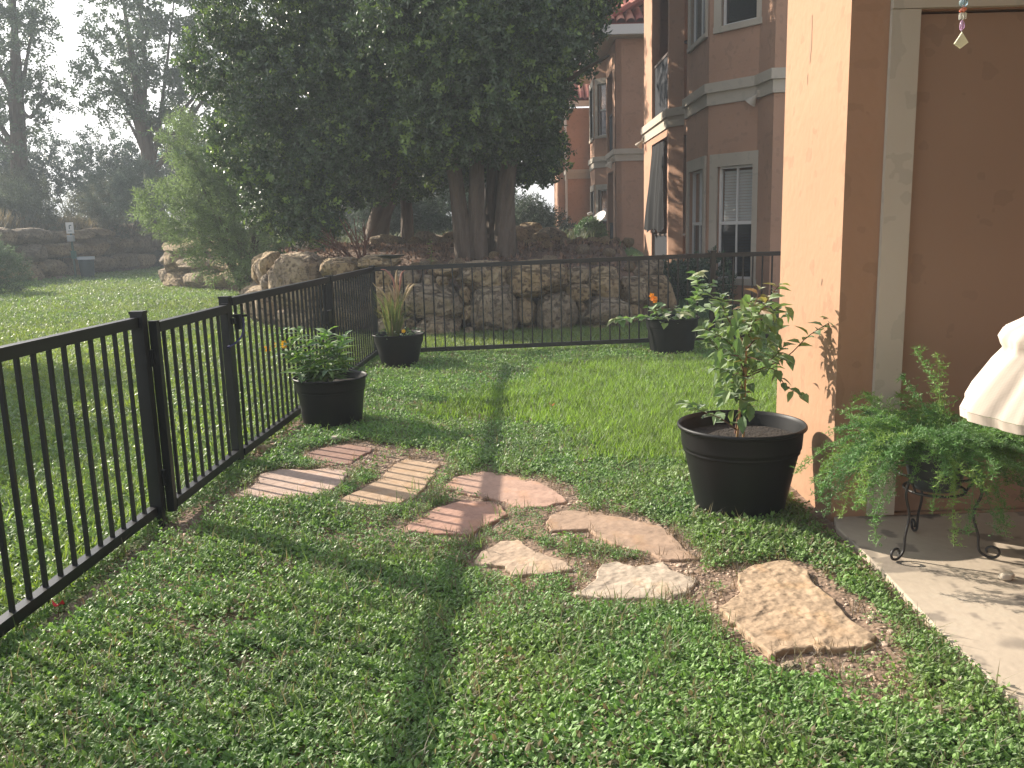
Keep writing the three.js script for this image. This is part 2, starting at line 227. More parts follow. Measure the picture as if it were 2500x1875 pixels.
function tiledRoof(parent, corner, along, up, nAlong, nUp, w = 0.24, l = 0.36, clip) { // barrel tiles laid from the eave corner
  const a = along.clone().normalize(), u = up.clone().normalize(), n = a.clone().cross(u).normalize(), rot = new THREE.Matrix4().makeBasis(a, u, n);
  const geo = []; for (let k = 0; k < 1; k++) { const g = new THREE.CylinderGeometry(w * 0.44, w * 0.5, l * 1.12, 8, 1, true, -Math.PI / 2, Math.PI); geo.push(g); }
  const deck = part('roof', box(nAlong * w, nUp * l, 0.08).applyMatrix4(rot.clone().setPosition(corner.clone().addScaledVector(a, nAlong * w / 2).addScaledVector(u, nUp * l / 2).addScaledVector(n, -0.06))), tileMats[2], parent);
  for (let j = 0; j < nUp; j++) for (let i = 0; i < nAlong; i++) {
    if (clip && !clip(i, j)) continue;
    const t = shade(new THREE.Mesh(geo[0], tileMats[Math.floor(R() * 4)])); t.name = 'roof_tile'; t.material.side = THREE.DoubleSide;
    const p = corner.clone().addScaledVector(a, (i + 0.5) * w).addScaledVector(u, (j + 0.5) * l + rr(-0.01, 0.01)).addScaledVector(n, 0.0 + rr(0, 0.01));
    t.applyMatrix4(new THREE.Matrix4().makeBasis(a.clone().multiplyScalar(1), u, n).multiply(new THREE.Matrix4().makeRotationX(0.06)).setPosition(p)); deck.add(t);
  }
  return deck;
}
reseed(11);
const BT = [[3.245, 3.39, 0.07], [3.06, 3.245, 0.03]];
{
  const b = thing('apartment_building', 'tan stucco apartment with angled bay windows and screened corner balconies behind the back fence', 'building');
  const p0 = [3.08, -19.6], p1 = [3.08, -16.62], p2 = [3.6, -15.95], p3 = [3.17, -15.45], p4 = [3.2, -13.915], p5 = [3.79, -13.26], p6 = [3.86, -12.72], p7 = [6.2, -12.65], Y0 = -0.1, Y1 = 6.3;
  const mid = [(p1[0] * 0.45 + p2[0] * 0.55), (p1[1] * 0.45 + p2[1] * 0.55)];
  // balcony stack: piers and openings
  const L01 = lenOf(p0, p1);
  part('wall', [wall(p0, p1, Y0, Y1, [[1.05, L01 - 0.14, 0.12, 2.92], [1.05, L01 - 0.14, 3.4, 5.9]]), wall(p1, p2, Y0, Y1, [[0.36, 0.82, 0.12, 2.88], [0.36, 0.82, 3.4, 5.9]]),
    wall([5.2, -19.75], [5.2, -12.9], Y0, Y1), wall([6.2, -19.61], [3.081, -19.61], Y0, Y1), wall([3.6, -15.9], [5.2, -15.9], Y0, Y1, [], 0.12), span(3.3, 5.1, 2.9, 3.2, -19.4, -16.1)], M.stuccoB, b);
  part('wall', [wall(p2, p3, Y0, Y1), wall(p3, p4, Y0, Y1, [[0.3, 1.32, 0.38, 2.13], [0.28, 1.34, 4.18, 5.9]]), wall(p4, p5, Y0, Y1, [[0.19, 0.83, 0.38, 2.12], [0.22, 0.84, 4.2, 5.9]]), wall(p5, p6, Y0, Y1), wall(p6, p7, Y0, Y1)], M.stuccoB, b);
  addWindow(b, p3, p4, 0.3, 1.32, 0.38, 2.13, { trim: 0.13, mullion: true });
  addWindow(b, p3, p4, 0.28, 1.34, 4.18, 5.9, { trim: 0.1, mullion: true });
  addWindow(b, p4, p5, 0.19, 0.83, 0.38, 2.12, { trim: 0.135, mullion: true, blind: 0.5 });
  addWindow(b, p4, p5, 0.22, 0.84, 4.2, 5.9, { trim: 0.125, blind: 4.3 });
  bands(b, [p0, p1, p2], BT); bands(b, [[p3[0] + 0.25, p3[1] - 0.3], p3, p4, p5, p6, p7], BT.map(([a, c, d]) => [a + 0.002, c + 0.002, d + 0.002]));
  railing(b, [3.16, -18.55], [3.16, -16.76], 3.42, 4.5, M.woodRail, { screen: true });
  railing(b, [3.3, -16.25], [3.62, -15.84], 3.42, 4.52, M.woodRail);
  railing(b, [3.16, -18.55], [3.16, -16.76], 0.2, 1.1, M.woodRail, { screen: true });
  railing(b, [3.3, -16.25], [3.62, -15.84], 0.2, 1.1, M.woodRail);
  part('sun_screen', span(3.36, 3.4, 1.15, 2.9, -16.4, -15.95), M.screen, b);
  for (const s of [[3.79, -13.2], [3.07, -19.45]]) part('flood_light', [put(new THREE.ConeGeometry(0.09, 0.16, 12, 1, true), s[0] - 0.1, 3.05, s[1] + 0.05, 0.5, 0, -0.5), box(0.06, 0.1, 0.06, s[0] - 0.03, 3.12, s[1] + 0.03)], M.trim, b);
  part('roof', prism([[2.7, -20], [2.7, -16], [2.9, -13.6], [3.5, -12.3], [6.6, -12.2], [6.6, -20]], 6.3, 6.5), M.trim, b);
  // billowing black curtain hung in the lower balcony opening
  const g = new THREE.PlaneGeometry(1, 1, 40, 24), p = g.attributes.position;
  for (let i = 0; i < p.count; i++) { const u = p.getX(i) + 0.5, v = 0.5 - p.getY(i), fold = (Math.sin(u * 31 + v * 2 + Math.sin(u * 9)) * 0.016 + 0.02 * Math.sin(u * 11 + v * 3)) * (0.4 + v) ; const z = lerp(lerp(-18.3, -18.8, Math.pow(v, 1.3)), lerp(-16.85, -17.1, v), u); p.setXYZ(i, 3.05 - 0.09 * Math.sin(v * 2.0) * (1 - u * 0.75) + fold, lerp(2.86, 1.15, v) + 0.04 * Math.sin(u * 20) * v, z); }
  g.computeVertexNormals();
  single('black_curtain', g, M.curtain, 'black fabric curtain hanging and billowing from the ground floor balcony opening', 'curtain');
}
{
  const b = thing('apartment_wing', 'dark shaded stucco apartment wing with red tile roof standing behind the bay window building', 'building');
  const Y0 = 0.2, Y1 = 6.3, q0 = [3.05, -31.5], q1 = [3.05, -24.38], q2 = [7, -24.38];
  part('wall', [wall(q1, q2, Y0, Y1), wall(q0, q1, Y0, Y1, [[5.1, 6.45, 0.55, 2.85], [5.1, 6.45, 3.45, 5.6]]), span(3.3, 7, Y0, Y1, -31.4, -29.5)], M.stuccoB, b);
  part('wall', [wall([3.3, -28.9], [2.72, -28.3], Y0, 6.1), wall([2.72, -28.3], [2.72, -26.9], Y0, 6.1, [[0.2, 1.2, 0.6, 2.4], [0.2, 1.2, 4.0, 5.5]]), wall([2.72, -26.9], [3.2, -26.45], Y0, 6.1, [[0.14, 0.52, 0.6, 2.4], [0.14, 0.52, 4.0, 5.5]])], M.stuccoB, b).userData.label = 'projecting bay with windows';
  for (const [c, d] of [[0.6, 2.4], [4.0, 5.5]]) { addWindow(b, [2.72, -28.3], [2.72, -26.9], 0.2, 1.2, c, d, { trim: 0.12 }); addWindow(b, [2.72, -26.9], [3.2, -26.45], 0.14, 0.52, c, d, { trim: 0.1 }); }
  part('balcony_back', span(4.3, 4.4, 0.3, 6, -26.6, -24.7), M.stuccoB, b);
  bands(b, [[3.05, -26.3], q1, q2], BT); bands(b, [[3.3, -28.9], [2.72, -28.3], [2.72, -26.9], [3.2, -26.45]], BT);
  railing(b, [3.12, -26.3], [3.12, -25.05], 3.4, 4.5, M.woodRail, { screen: true }); railing(b, [3.12, -26.3], [3.12, -25.05], 0.55, 1.4, M.woodRail, { screen: true });
  part('flood_light', [put(new THREE.ConeGeometry(0.1, 0.18, 12, 1, true), 2.9, 3.0, -24.45, 0.4, 0, -0.5), box(0.1, 0.1, 0.08, 2.98, 3.1, -24.5)], M.trim, b);
  part('fascia', [span(2.55, 7.2, 6.3, 6.55, -24.0, -23.9), span(2.5, 2.6, 6.3, 6.5, -31.5, -23.9)], M.white, b);
  part('soffit', span(2.6, 7.2, 6.28, 6.32, -31.5, -24.0), M.trim, b);
  reseed(21); tiledRoof(b, V(2.5, 6.6, -23.95), V(1, 0, 0), V(0, 0.5, -0.87), 12, 8, 0.26, 0.38, (i, j) => i * 0.26 > j * 0.38 * 0.8 - 0.2);
  tiledRoof(b, V(2.5, 6.6, -30.8), V(0, 0, 1), V(0.87, 0.5, 0), 24, 4, 0.28, 0.4, (i, j) => 24 - i > j * 1.3);
}
{
  const b = thing('end_apartment', 'sunlit edge of tan apartment end wall with tile roof farthest behind the round hedge', 'building');
  part('wall', [span(2.24, 3.23, 0.3, 5.55, -36, -32.08), span(1.95, 2.235, 0.3, 5.5, -36, -33.2)], M.stuccoB, b);
  part('corner_pier', [span(3.9, 4.2, 0.3, 5.55, -33, -32.08)], M.stuccoB, b);
  bands(b, [[2.24, -36], [2.24, -32.08], [3.23, -32.08]], BT);
  bands(b, [[3.235, -32.4], [3.3, -31.7], [4.2, -31.7]], BT);
  part('balcony_floor', span(3.24, 4.2, 3.05, 3.22, -35, -31.75), M.trim, b);
  railing(b, [3.26, -31.75], [4.2, -31.75], 3.4, 4.4, M.woodRail); part('balcony_beam', span(3.24, 4.2, 5.1, 5.55, -34.5, -32.2), M.stuccoB, b);
  part('patio_back_wall', span(3.24, 4.2, 0.4, 3.0, -35.2, -35), M.stuccoB, b);
  part('fascia', [span(1.9, 4.4, 5.56, 5.75, -31.8, -31.7), span(1.8, 1.9, 5.56, 5.75, -36, -31.7)], M.white, b);
  reseed(31); tiledRoof(b, V(1.85, 5.78, -31.75), V(1, 0, 0), V(0, 0.62, -0.78), 10, 7, 0.26, 0.38, (i, j) => i * 0.26 > j * 0.25 - 0.1);
  part('downspout', [span(2.16, 2.235, 0.35, 5.5, -32.14, -32.07), span(2.14, 2.26, 0.3, 0.36, -32.1, -31.9)], M.white, b);
}
{
  const b = thing('metal_roof_building', 'distant building with teal green metal roof seen between the trees', 'building');
  part('wall', span(-24, -10, 1, 6.6, -72, -62), M.trim, b);
  part('roof', [prism([[-25, -61], [-9, -61], [-9, -66], [-25, -66]], 0, 0.15).rotateX(0).translate(0, 0, 61).applyMatrix4(new THREE.Matrix4().makeRotationX(0.32)).translate(0, 6.5, -61)], M.tealRoof, b);
  const g = []; for (let x = -24.6; x < -9; x += 0.6) g.push(box(0.06, 0.06, 5, x, 0.18, -2.5)); part('roof_seams', g.map((q) => q.applyMatrix4(new THREE.Matrix4().makeRotationX(0.32)).translate(0, 6.5, -61)), M.tealRoof, b);
}
single('concrete_pillar', [prism([[-22.95, -42], [-22.55, -42], [-22.55, -41.6], [-22.95, -41.6]], 1.8, 4.65, 0.02), prism([[-23.02, -42.07], [-22.48, -42.07], [-22.48, -41.53], [-23.02, -41.53]], 4.65, 4.75)], M.concrete, 'pale square concrete pillar beside the trunk of the far left tree', 'pillar');

// ---------------------------------------------------------------- limestone walls
function boulder(w, h, d, s, detail = 9) {
  const g = mergeVertices(new THREE.IcosahedronGeometry(1, detail).deleteAttribute('normal').deleteAttribute('uv')), p = g.attributes.position, v = V(), pl = [];
  reseed(s * 977 + 5); for (let i = 0; i < 9; i++) pl.push([V(rr(-1, 1), rr(-1, 1), rr(-1, 1)).normalize(), rr(0.78, 0.98)]);
  const e = (a) => Math.sign(a) * Math.pow(Math.abs(a), 0.62), ox = s * 3.7;
  for (let i = 0; i < p.count; i++) {
    v.fromBufferAttribute(p, i); v.set(e(v.x), e(v.y), e(v.z)); for (const [n, k] of pl) { const t = v.dot(n); if (t > k) v.addScaledVector(n, (k - t) * 0.85); }
    const f = 1 + 0.2 * (fbm(v.x * 1.6 + ox, v.y * 1.6, v.z * 1.6 + 9, 4) - 0.5) + 0.1 * (fbm(v.x * 7 + ox, v.y * 7, v.z * 7, 3) - 0.5) - (detail > 8 ? 0.07 * smoothstep(noise3(v.x * 6 + ox, v.y * 6 + 3, v.z * 6), 0.62, 0.8) : 0); v.multiplyScalar(f); p.setXYZ(i, v.x * w / 2, v.y * h / 2, v.z * d / 2);
  }
  g.computeVertexNormals(); const n = g.attributes.normal, uv = new Float32Array(p.count * 2);
  for (let i = 0; i < p.count; i++) { const x = p.getX(i), y = p.getY(i), z = p.getZ(i), ay = Math.abs(n.getY(i)), ax = Math.abs(n.getX(i)), az = Math.abs(n.getZ(i)); if (ay > ax && ay > az) { uv[i * 2] = x + ox; uv[i * 2 + 1] = z; } else { uv[i * 2] = (ax > az ? z : x) + ox; uv[i * 2 + 1] = y + s * 0.37; } }
  g.setAttribute('uv', new THREE.BufferAttribute(uv, 2)); return g;
}
const FRONT = [[-2.78,0.59,-11.20,0.65,0.76],[-2.13,0.78,-10.90,0.46,0.29],[-1.63,0.88,-10.80,0.48,0.16],[-1.25,0.67,-10.40,0.31,0.26],[-0.99,0.63,-10.40,0.19,0.15],[-0.80,0.74,-10.50,0.34,0.16],[-0.81,0.63,-10.35,0.14,0.13],[-0.96,0.40,-10.40,0.72,0.41],[-0.89,0.10,-10.30,0.56,0.24],[-0.53,0.45,-10.35,0.14,0.20],[-0.53,0.24,-10.35,0.15,0.22],[-0.17,0.24,-10.40,0.56,0.61],[-0.32,0.68,-10.50,0.57,0.33],[0.34,0.61,-10.50,0.72,0.44],[0.21,0.25,-10.40,0.22,0.32],[0.59,0.17,-10.45,0.46,0.49],[0.85,0.62,-10.60,0.27,0.25],[0.83,0.44,-10.50,0.30,0.20],[1.19,0.52,-10.65,0.39,0.39],[1.15,0.15,-10.60,0.65,0.42],[1.58,0.42,-10.90,0.33,0.32],[0.89,0.26,-10.50,0.12,0.16],[1.55,0.14,-10.90,0.25,0.29],[-2.07,0.54,-10.90,0.63,0.33],[-2.07,0.22,-10.80,0.63,0.39],[-1.53,0.69,-10.50,0.33,0.25],[-1.50,0.41,-10.45,0.40,0.38],[-1.41,0.12,-10.40,0.54,0.23],[-0.95,-0.02,-10.10,0.14,0.09],[-0.50,0.02,-10.20,0.12,0.12],[-3.30,0.85,-11.90,0.28,0.31],[-3.30,0.57,-11.70,0.2,0.31],[-3.31,0.26,-11.60,0.28,0.41],[-1.09,0,-10.20,0.26,0.13],[1.08,0,-10.40,0.21,0.08],[0.24,0.02,-10.50,0.15,0.16],[-2.7,0.12,-11.2,0.7,0.34],[1.95,0.3,-11.4,0.5,0.5],[2.0,0.3,-12.2,0.5,0.5],[1.9,0.62,-12.0,0.5,0.35]];
{
  const w = thing('boulder_wall', 'pitted limestone boulder retaining wall right behind the back fence below the multi trunk tree', 'wall');
  FRONT.forEach(([x, y, z, a, h], i) => { const m = part('boulder', boulder(a * 1.13, h * 1.13, Math.min(0.7, 0.25 + a * 0.7), i + 1, a > 0.3 ? 11 : 6), rockMats[(i * 7) % 4], w); m.position.set(x, y, z - 0.1); m.rotation.y = rr(-0.12, 0.12); });
  for (let i = 0; i < 12; i++) { const t = i / 11, x = lerp(-3.45, -5.3, t), z = lerp(-12.3, -18, t); for (const y of [0.25, 0.7]) { const m = part('boulder', boulder(0.75, 0.52, 0.6, 60 + i + y, 7), rockMats[(i * 3 + (y > 0.5)) % 4], w); m.position.set(x + (y > 0.5 ? 0.12 : 0), y + rr(-0.03, 0.03), z - (y > 0.5 ? 0.25 : 0)); m.rotation.y = 1.25 + rr(-0.2, 0.2); } }
}
{
  const w = thing('stacked_stone_wall', 'sunlit stacked boulder wall corner under the feathery light green shrub', 'wall');
  const D = V(3.65, 0, 4.1).normalize();
  [[1.68,1.08,2.61,0.39],[0.88,0.71,1.49,0.57],[2.28,0.69,1.99,0.35],[0.74,0.23,1.02,0.46],[1.24,0.18,0.69,0.31],[2.36,0.30,1.67,0.47],[3.93,0.68,1.48,0.41],[3.47,0.29,1.17,0.36],[4.75,0.36,1.66,0.37],[5.18,0.68,1.02,0.30],[3.82,1.04,1.84,0.32]].forEach(([s, y, l, h], i) => { const m = part('boulder', boulder(l * 1.04, h * 1.15, 0.9, 100 + i, 10), rockMats[[2, 3, 0][i % 3]], w); m.position.set(-9.15 + D.x * s + 0.3, y, -22.37 + D.z * s - 0.25); m.rotation.y = Math.atan2(-D.z, D.x) + rr(-0.06, 0.06); });
  for (let i = 0; i < 6; i++) { const m = part('boulder', boulder(1.5, 0.6, 0.9, 130 + i, 7), rockMats[i % 4], w); m.position.set(-8.9 + rr(-0.1, 0.1), 0.3 + (i % 2) * 0.5, -23.3 - Math.floor(i / 2) * 1.4); m.rotation.y = 1.5; }
}
{
  const w = thing('limestone_retaining_wall', 'long three course limestone block retaining wall in shade at the far left of the lawn', 'wall');
  [[-26.66,1.46,1.40,0.49],[-28.53,1.44,2.44,0.52],[-31.06,1.46,2.27,0.37],[-32.86,1.57,1.48,0.36],[-35.90,1.65,3.66,0.53],[-27.87,0.92,1.19,0.53],[-29.79,0.98,2.79,0.42],[-32.11,1.02,2.18,0.59],[-34.40,1.08,2.91,0.58],[-36.24,1.08,2.97,0.67],[-28.70,0.39,1.95,0.55],[-30.94,0.30,0.76,0.69],[-32.45,0.45,1.98,0.48],[-34.40,0.42,2.57,0.63],[-35.90,0.43,2.35,0.58],[-27.41,0.32,1.19,0.61],[-28.80,0.02,1.56,0.23],[-25.8,0.9,1.6,0.55],[-25.4,0.35,1.9,0.6],[-24.6,1.45,2.2,0.5],[-23.5,0.4,1.9,0.6],[-23.4,0.95,1.9,0.55]].forEach(([z, y, l, h], i) => { const m = part('boulder', boulder(l * 1.03, h * 1.2, 1.3, 160 + i, 9), farRockMats[(i * 5) % 4], w); m.position.set(-15.55 + rr(-0.06, 0.06) - y * 0.12, y, z); m.rotation.y = Math.PI / 2 + rr(-0.04, 0.04); });
  for (let i = 0; i < 8; i++) { const m = part('boulder', boulder(1.6, 0.62, 1.2, 190 + i, 6), farRockMats[i % 3], w); m.position.set(-14.9 + Math.floor(i / 2) * 1.5, 0.35 + (i % 2) * 0.6, -38.6 - Math.floor(i / 2) * 0.9); m.rotation.y = 0.4; }
}
reseed(5);
// loose rocks along the top of the bed
const rockSpots = [];
for (let i = 0; i < 46; i++) { const t = R(); rockSpots.push([lerp(-2.6, 1.2, t) + rr(-0.2, 0.2), -17.6 + rr(-0.9, 0.9), rr(0.18, 0.5)]); }
for (let i = 0; i < 34; i++) rockSpots.push([rr(-0.2, 1.9), rr(-15.5, -11.3), rr(0.08, 0.25)]);
for (let i = 0; i < 26; i++) rockSpots.push([rr(-3.1, -0.6), rr(-12.4, -11.1), rr(0.08, 0.3)]);
for (let i = 0; i < 10; i++) rockSpots.push([rr(0.1, 1.05), rr(-19, -17), rr(0.35, 0.7)]);
{
  const shapes = []; for (let i = 0; i < 6; i++) shapes.push(boulder(1, 0.72, 0.9, 220 + i, 5));
  const g = thing('bed_rocks', 'scattered pale rocks lying on the mulch of the raised bed under the tree', 'rocks'); g.userData.kind = 'stuff';
  rockSpots.forEach(([x, z, s], i) => { const m = part('rock', shapes[i % 6], rockMats[i % 4], g); m.position.set(x, bedTop(x, z) + s * 0.18, z); m.rotation.set(rr(-0.4, 0.4), R() * 6, rr(-0.3, 0.3)); m.scale.setScalar(s); });
}

// ---------------------------------------------------------------- fence
const bar = (a, b, y0, y1, w) => { const L = Math.hypot(b[0] - a[0], b[1] - a[1]); return box(L, y1 - y0, w, L / 2, (y0 + y1) / 2, 0).applyMatrix4(new THREE.Matrix4().makeBasis(V(b[0] - a[0], 0, b[1] - a[1]).normalize(), V(0, 1, 0), V(-(b[1] - a[1]), 0, b[0] - a[0]).normalize()).setPosition(a[0], 0, a[1])); };
const picketGeo = box(0.0135, 1, 0.0135, 0, 0.5, 0), postGeo = (h) => merge([box(0.05, h, 0.05, 0, h / 2, 0), box(0.056, 0.01, 0.056, 0, h + 0.005, 0)]);
function fencePanel(parent, a, b, o = {}) {
  const { bottom = 0.045, top = 0.9, gap = 0.0945, first = 0.06, rise = 0 } = o, L = Math.hypot(b[0] - a[0], b[1] - a[1]), sh = (g) => { if (rise) { const p = g.attributes.position; for (let i = 0; i < p.count; i++) p.setY(i, p.getY(i) + rise * Math.hypot(p.getX(i) - a[0], p.getZ(i) - a[1]) / L); } return g; };
  part('rail', sh(bar(a, b, top - 0.042, top, 0.036)), M.iron, parent); part('rail', sh(bar(a, b, bottom, bottom + 0.04, 0.036)), M.iron, parent);
  for (let s = first; s < L - 0.03; s += gap) { const m = part('picket', picketGeo, M.iron, parent), t = s / L; m.position.set(lerp(a[0], b[0], t), bottom + 0.03 + rise * t, lerp(a[1], b[1], t)); m.scale.y = top - bottom - 0.06; m.rotation.y = Math.atan2(-(b[1] - a[1]), b[0] - a[0]); }
}
function post(parent, x, z, h = 0.9, y = 0) { const m = part('post', postGeo(h + 0.08), M.iron, parent); m.position.set(x, y - 0.08, z); return m; }
{
  const f = thing('metal_fence', 'black metal picket fence run in the left foreground up to the gate hinge post', 'fence');
  fencePanel(f, [-1.548, -3.505], [-1.6, -0.7], { first: 0.085, gap: 0.0935, top: 0.895 }); post(f, -1.538, -3.53, 0.91); post(f, -1.61, -0.66);
}
{
  const g = thing('metal_gate', 'narrow black metal picket gate between the two close posts on the left', 'gate');
  fencePanel(g, [-1.493, -3.585], [-1.478, -4.415], { first: 0.07, gap: 0.0945, top: 0.868, bottom: 0.055 });
  for (const z of [-3.57, -4.43]) part('stile', box(0.034, 0.83, 0.034, z < -4 ? -1.478 : -1.494, 0.46, z), M.iron, g);
  for (const y of [0.2, 0.72]) part('hinge', box(0.03, 0.07, 0.03, -1.513, y, -3.553), M.iron, g);
  part('latch', [box(0.07, 0.03, 0.02, -1.478, 0.78, -4.47), box(0.03, 0.08, 0.03, -1.45, 0.77, -4.53), box(0.1, 0.012, 0.012, -1.45, 0.8, -4.55)], M.iron, g);
}
single('tie_cord', tube([[-1.425, 0.79, -4.55], [-1.42, 0.74, -4.53], [-1.425, 0.69, -4.48], [-1.45, 0.66, -4.42], [-1.458, 0.655, -4.36]], [0.006, 0.006], 6), std([0.05, 0.05, 0.12], { roughness: 0.8 }), 'dark twisted cord looped around the gate latch post', 'cord');
{
  const f = thing('metal_fence', 'black metal picket fence run from the gate latch post back to the corner', 'fence');
  post(f, -1.49, -4.475); post(f, -1.39, -6.62); post(f, -1.335, -8.4, 0.905);
  fencePanel(f, [-1.475, -4.5], [-1.392, -6.59], { first: 0.075, gap: 0.098 }); fencePanel(f, [-1.388, -6.65], [-1.337, -8.37], { first: 0.07, gap: 0.098 });
  part('lock_box', [box(0.05, 0.1, 0.13, -1.395, 0.6, -6.5), box(0.02, 0.25, 0.01, -1.395, 0.72, -6.45)], M.iron, f);
}
{
  const f = thing('metal_fence', 'black metal picket fence run along the back in front of the boulders', 'fence');
  fencePanel(f, [-1.31, -8.4], [1.98, -8.46], { first: 0.08, gap: 0.0965, rise: 0.045 }); post(f, 2.01, -8.46, 0.915, 0.045);
  fencePanel(f, [2.035, -8.46], [3.6, -8.5], { first: 0.08, gap: 0.0965, bottom: 0.09, top: 0.945 });
}

// ---------------------------------------------------------------- stepping stones
const STONES = [
  [[0.76,-2.77],[0.83,-2.84],[0.96,-2.89],[1.01,-2.78],[0.99,-2.69],[1.01,-2.60],[1.00,-2.44],[1.03,-2.32],[1.00,-2.26],[0.90,-2.24],[0.83,-2.25],[0.75,-2.24],[0.70,-2.21],[0.68,-2.31],[0.65,-2.43],[0.64,-2.52],[0.74,-2.64]],
  [[0.20,-2.68],[0.28,-2.77],[0.31,-2.90],[0.36,-2.93],[0.42,-2.88],[0.53,-2.92],[0.54,-2.84],[0.61,-2.77],[0.56,-2.67],[0.48,-2.62],[0.36,-2.63],[0.25,-2.64]],
  [[0.15,-3.41],[0.21,-3.51],[0.31,-3.49],[0.46,-3.40],[0.58,-3.30],[0.60,-3.17],[0.64,-2.97],[0.54,-2.96],[0.47,-3.05],[0.42,-3.07],[0.33,-3.19],[0.29,-3.28],[0.15,-3.26]],
  [[-0.15,-2.96],[-0.12,-3.07],[-0.05,-3.17],[0.01,-3.18],[0.06,-3.07],[0.18,-2.94],[0.18,-2.88],[0.11,-2.86],[-0.01,-2.85],[-0.04,-2.92]],
  [[-0.44,-3.40],[-0.34,-3.61],[-0.23,-3.70],[-0.09,-3.64],[-0.05,-3.49],[-0.11,-3.40],[-0.19,-3.27],[-0.33,-3.30],[-0.43,-3.34]],
  [[-0.32,-3.92],[-0.27,-4.07],[-0.16,-4.15],[-0.04,-4.09],[0.10,-3.96],[0.18,-3.81],[0.22,-3.68],[0.13,-3.62],[0.03,-3.60],[-0.10,-3.73],[-0.22,-3.81]],
  [[-0.79,-3.77],[-0.71,-3.97],[-0.66,-4.08],[-0.63,-4.34],[-0.59,-4.44],[-0.52,-4.43],[-0.40,-4.32],[-0.42,-4.09],[-0.46,-3.81],[-0.54,-3.71],[-0.71,-3.69]],
  [[-1.31,-3.91],[-1.27,-4.08],[-1.29,-4.24],[-1.22,-4.31],[-1.08,-4.28],[-0.98,-4.31],[-0.87,-4.23],[-0.87,-4.02],[-0.90,-3.90],[-1.05,-3.81],[-1.17,-3.83]],
  [[-1.17,-4.63],[-1.08,-4.77],[-0.95,-4.82],[-0.82,-4.73],[-0.82,-4.63],[-0.85,-4.57],[-0.88,-4.43],[-1.00,-4.41]]];
const STONE_LOOK = [[[0.4, 0.285, 0.185], 'large golden tan flagstone nearest the patio edge', 0.02], [[0.44, 0.355, 0.27], 'pale cream rough flagstone left of the large golden stone', 0.014], [[0.36, 0.245, 0.17], 'long brown flagstone running beside the big black pot', 0.006], [[0.42, 0.31, 0.22], 'small grey and tan flagstone left of the pale cream stone', 0.012], [[0.38, 0.22, 0.16], 'reddish triangular flagstone just below the pink one', 0.008], [[0.42, 0.265, 0.195], 'smooth pink flagstone in the middle crossed by the rail shadow', 0.004], [[0.4, 0.275, 0.175], 'yellow tan flagstone striped by picket shadows', 0.005], [[0.42, 0.3, 0.235], 'pinkish white flagstone nearest the gate', 0.006], [[0.26, 0.15, 0.11], 'dark brown flagstone half buried below the left pot', 0.006]];
STONES.forEach((P, i) => {
  reseed(300 + i); const pts = []; // rough the outline up
  P.forEach((a, k) => { const b = P[(k + 1) % P.length], n = 4; for (let j = 0; j < n; j++) { const t = j / n; pts.push([lerp(a[0], b[0], t) + rr(-0.008, 0.008), lerp(a[1], b[1], t) + rr(-0.008, 0.008)]); } });
  const cx = P.reduce((s, p) => s + p[0], 0) / P.length, cz = P.reduce((s, p) => s + p[1], 0) / P.length, top = i === 8 ? 0.009 : i === 0 ? 0.02 : 0.012, big = i === 0 ? 1.02 : 1.07;
  const g = prism(pts.map(([x, z]) => [(x - cx) * big, (z - cz) * big]), -0.03, top, 0.006);
  const m = std(STONE_LOOK[i][0], { map: flagTone, bumpMap: flagBump, bumpScale: STONE_LOOK[i][2] * 1.2, roughness: 0.9 });
  const o = single('flagstone', g, m, STONE_LOOK[i][1], 'stepping stone', [cx, 0, cz], 'flagstones of the garden path'); o.rotation.x = rr(-0.015, 0.015); o.rotation.z = rr(-0.015, 0.015);
});
// small single stones
[[1.62, 0.03, -2.66, 0.05, 'small white stone lying on the concrete patio', 0], [-1.42, 0.01, -4.72, 0.09, 'flat tan stone at the fence foot past the gate', 2], [-1.05, 0.01, -4.93, 0.08, 'small tan stone in the ground cover beside the left pot', 0], [0.73, 0.015, -2.13, 0.06, 'white pebble in front of the large golden flagstone', 1], [0.12, 0.01, -2.42, 0.04, 'lone pale pebble on ground cover below the cream flagstone', 1], [0.98, 0.0, -1.87, 0.07, 'cream stone in the ground cover at the bottom right', 0], [-1.14, 0.02, -7.95, 0.1, 'brown rock beside the corner pot', 3]].forEach(([x, y, z, s, label, k], i) => single('stone', boulder(s, s * 0.5, s * 0.7, 250 + i, 5), [std([0.5, 0.43, 0.34]), rockMats[1], rockMats[2], rockMats[3]][k], label, 'stone', [x, y + s * 0.12, z]));

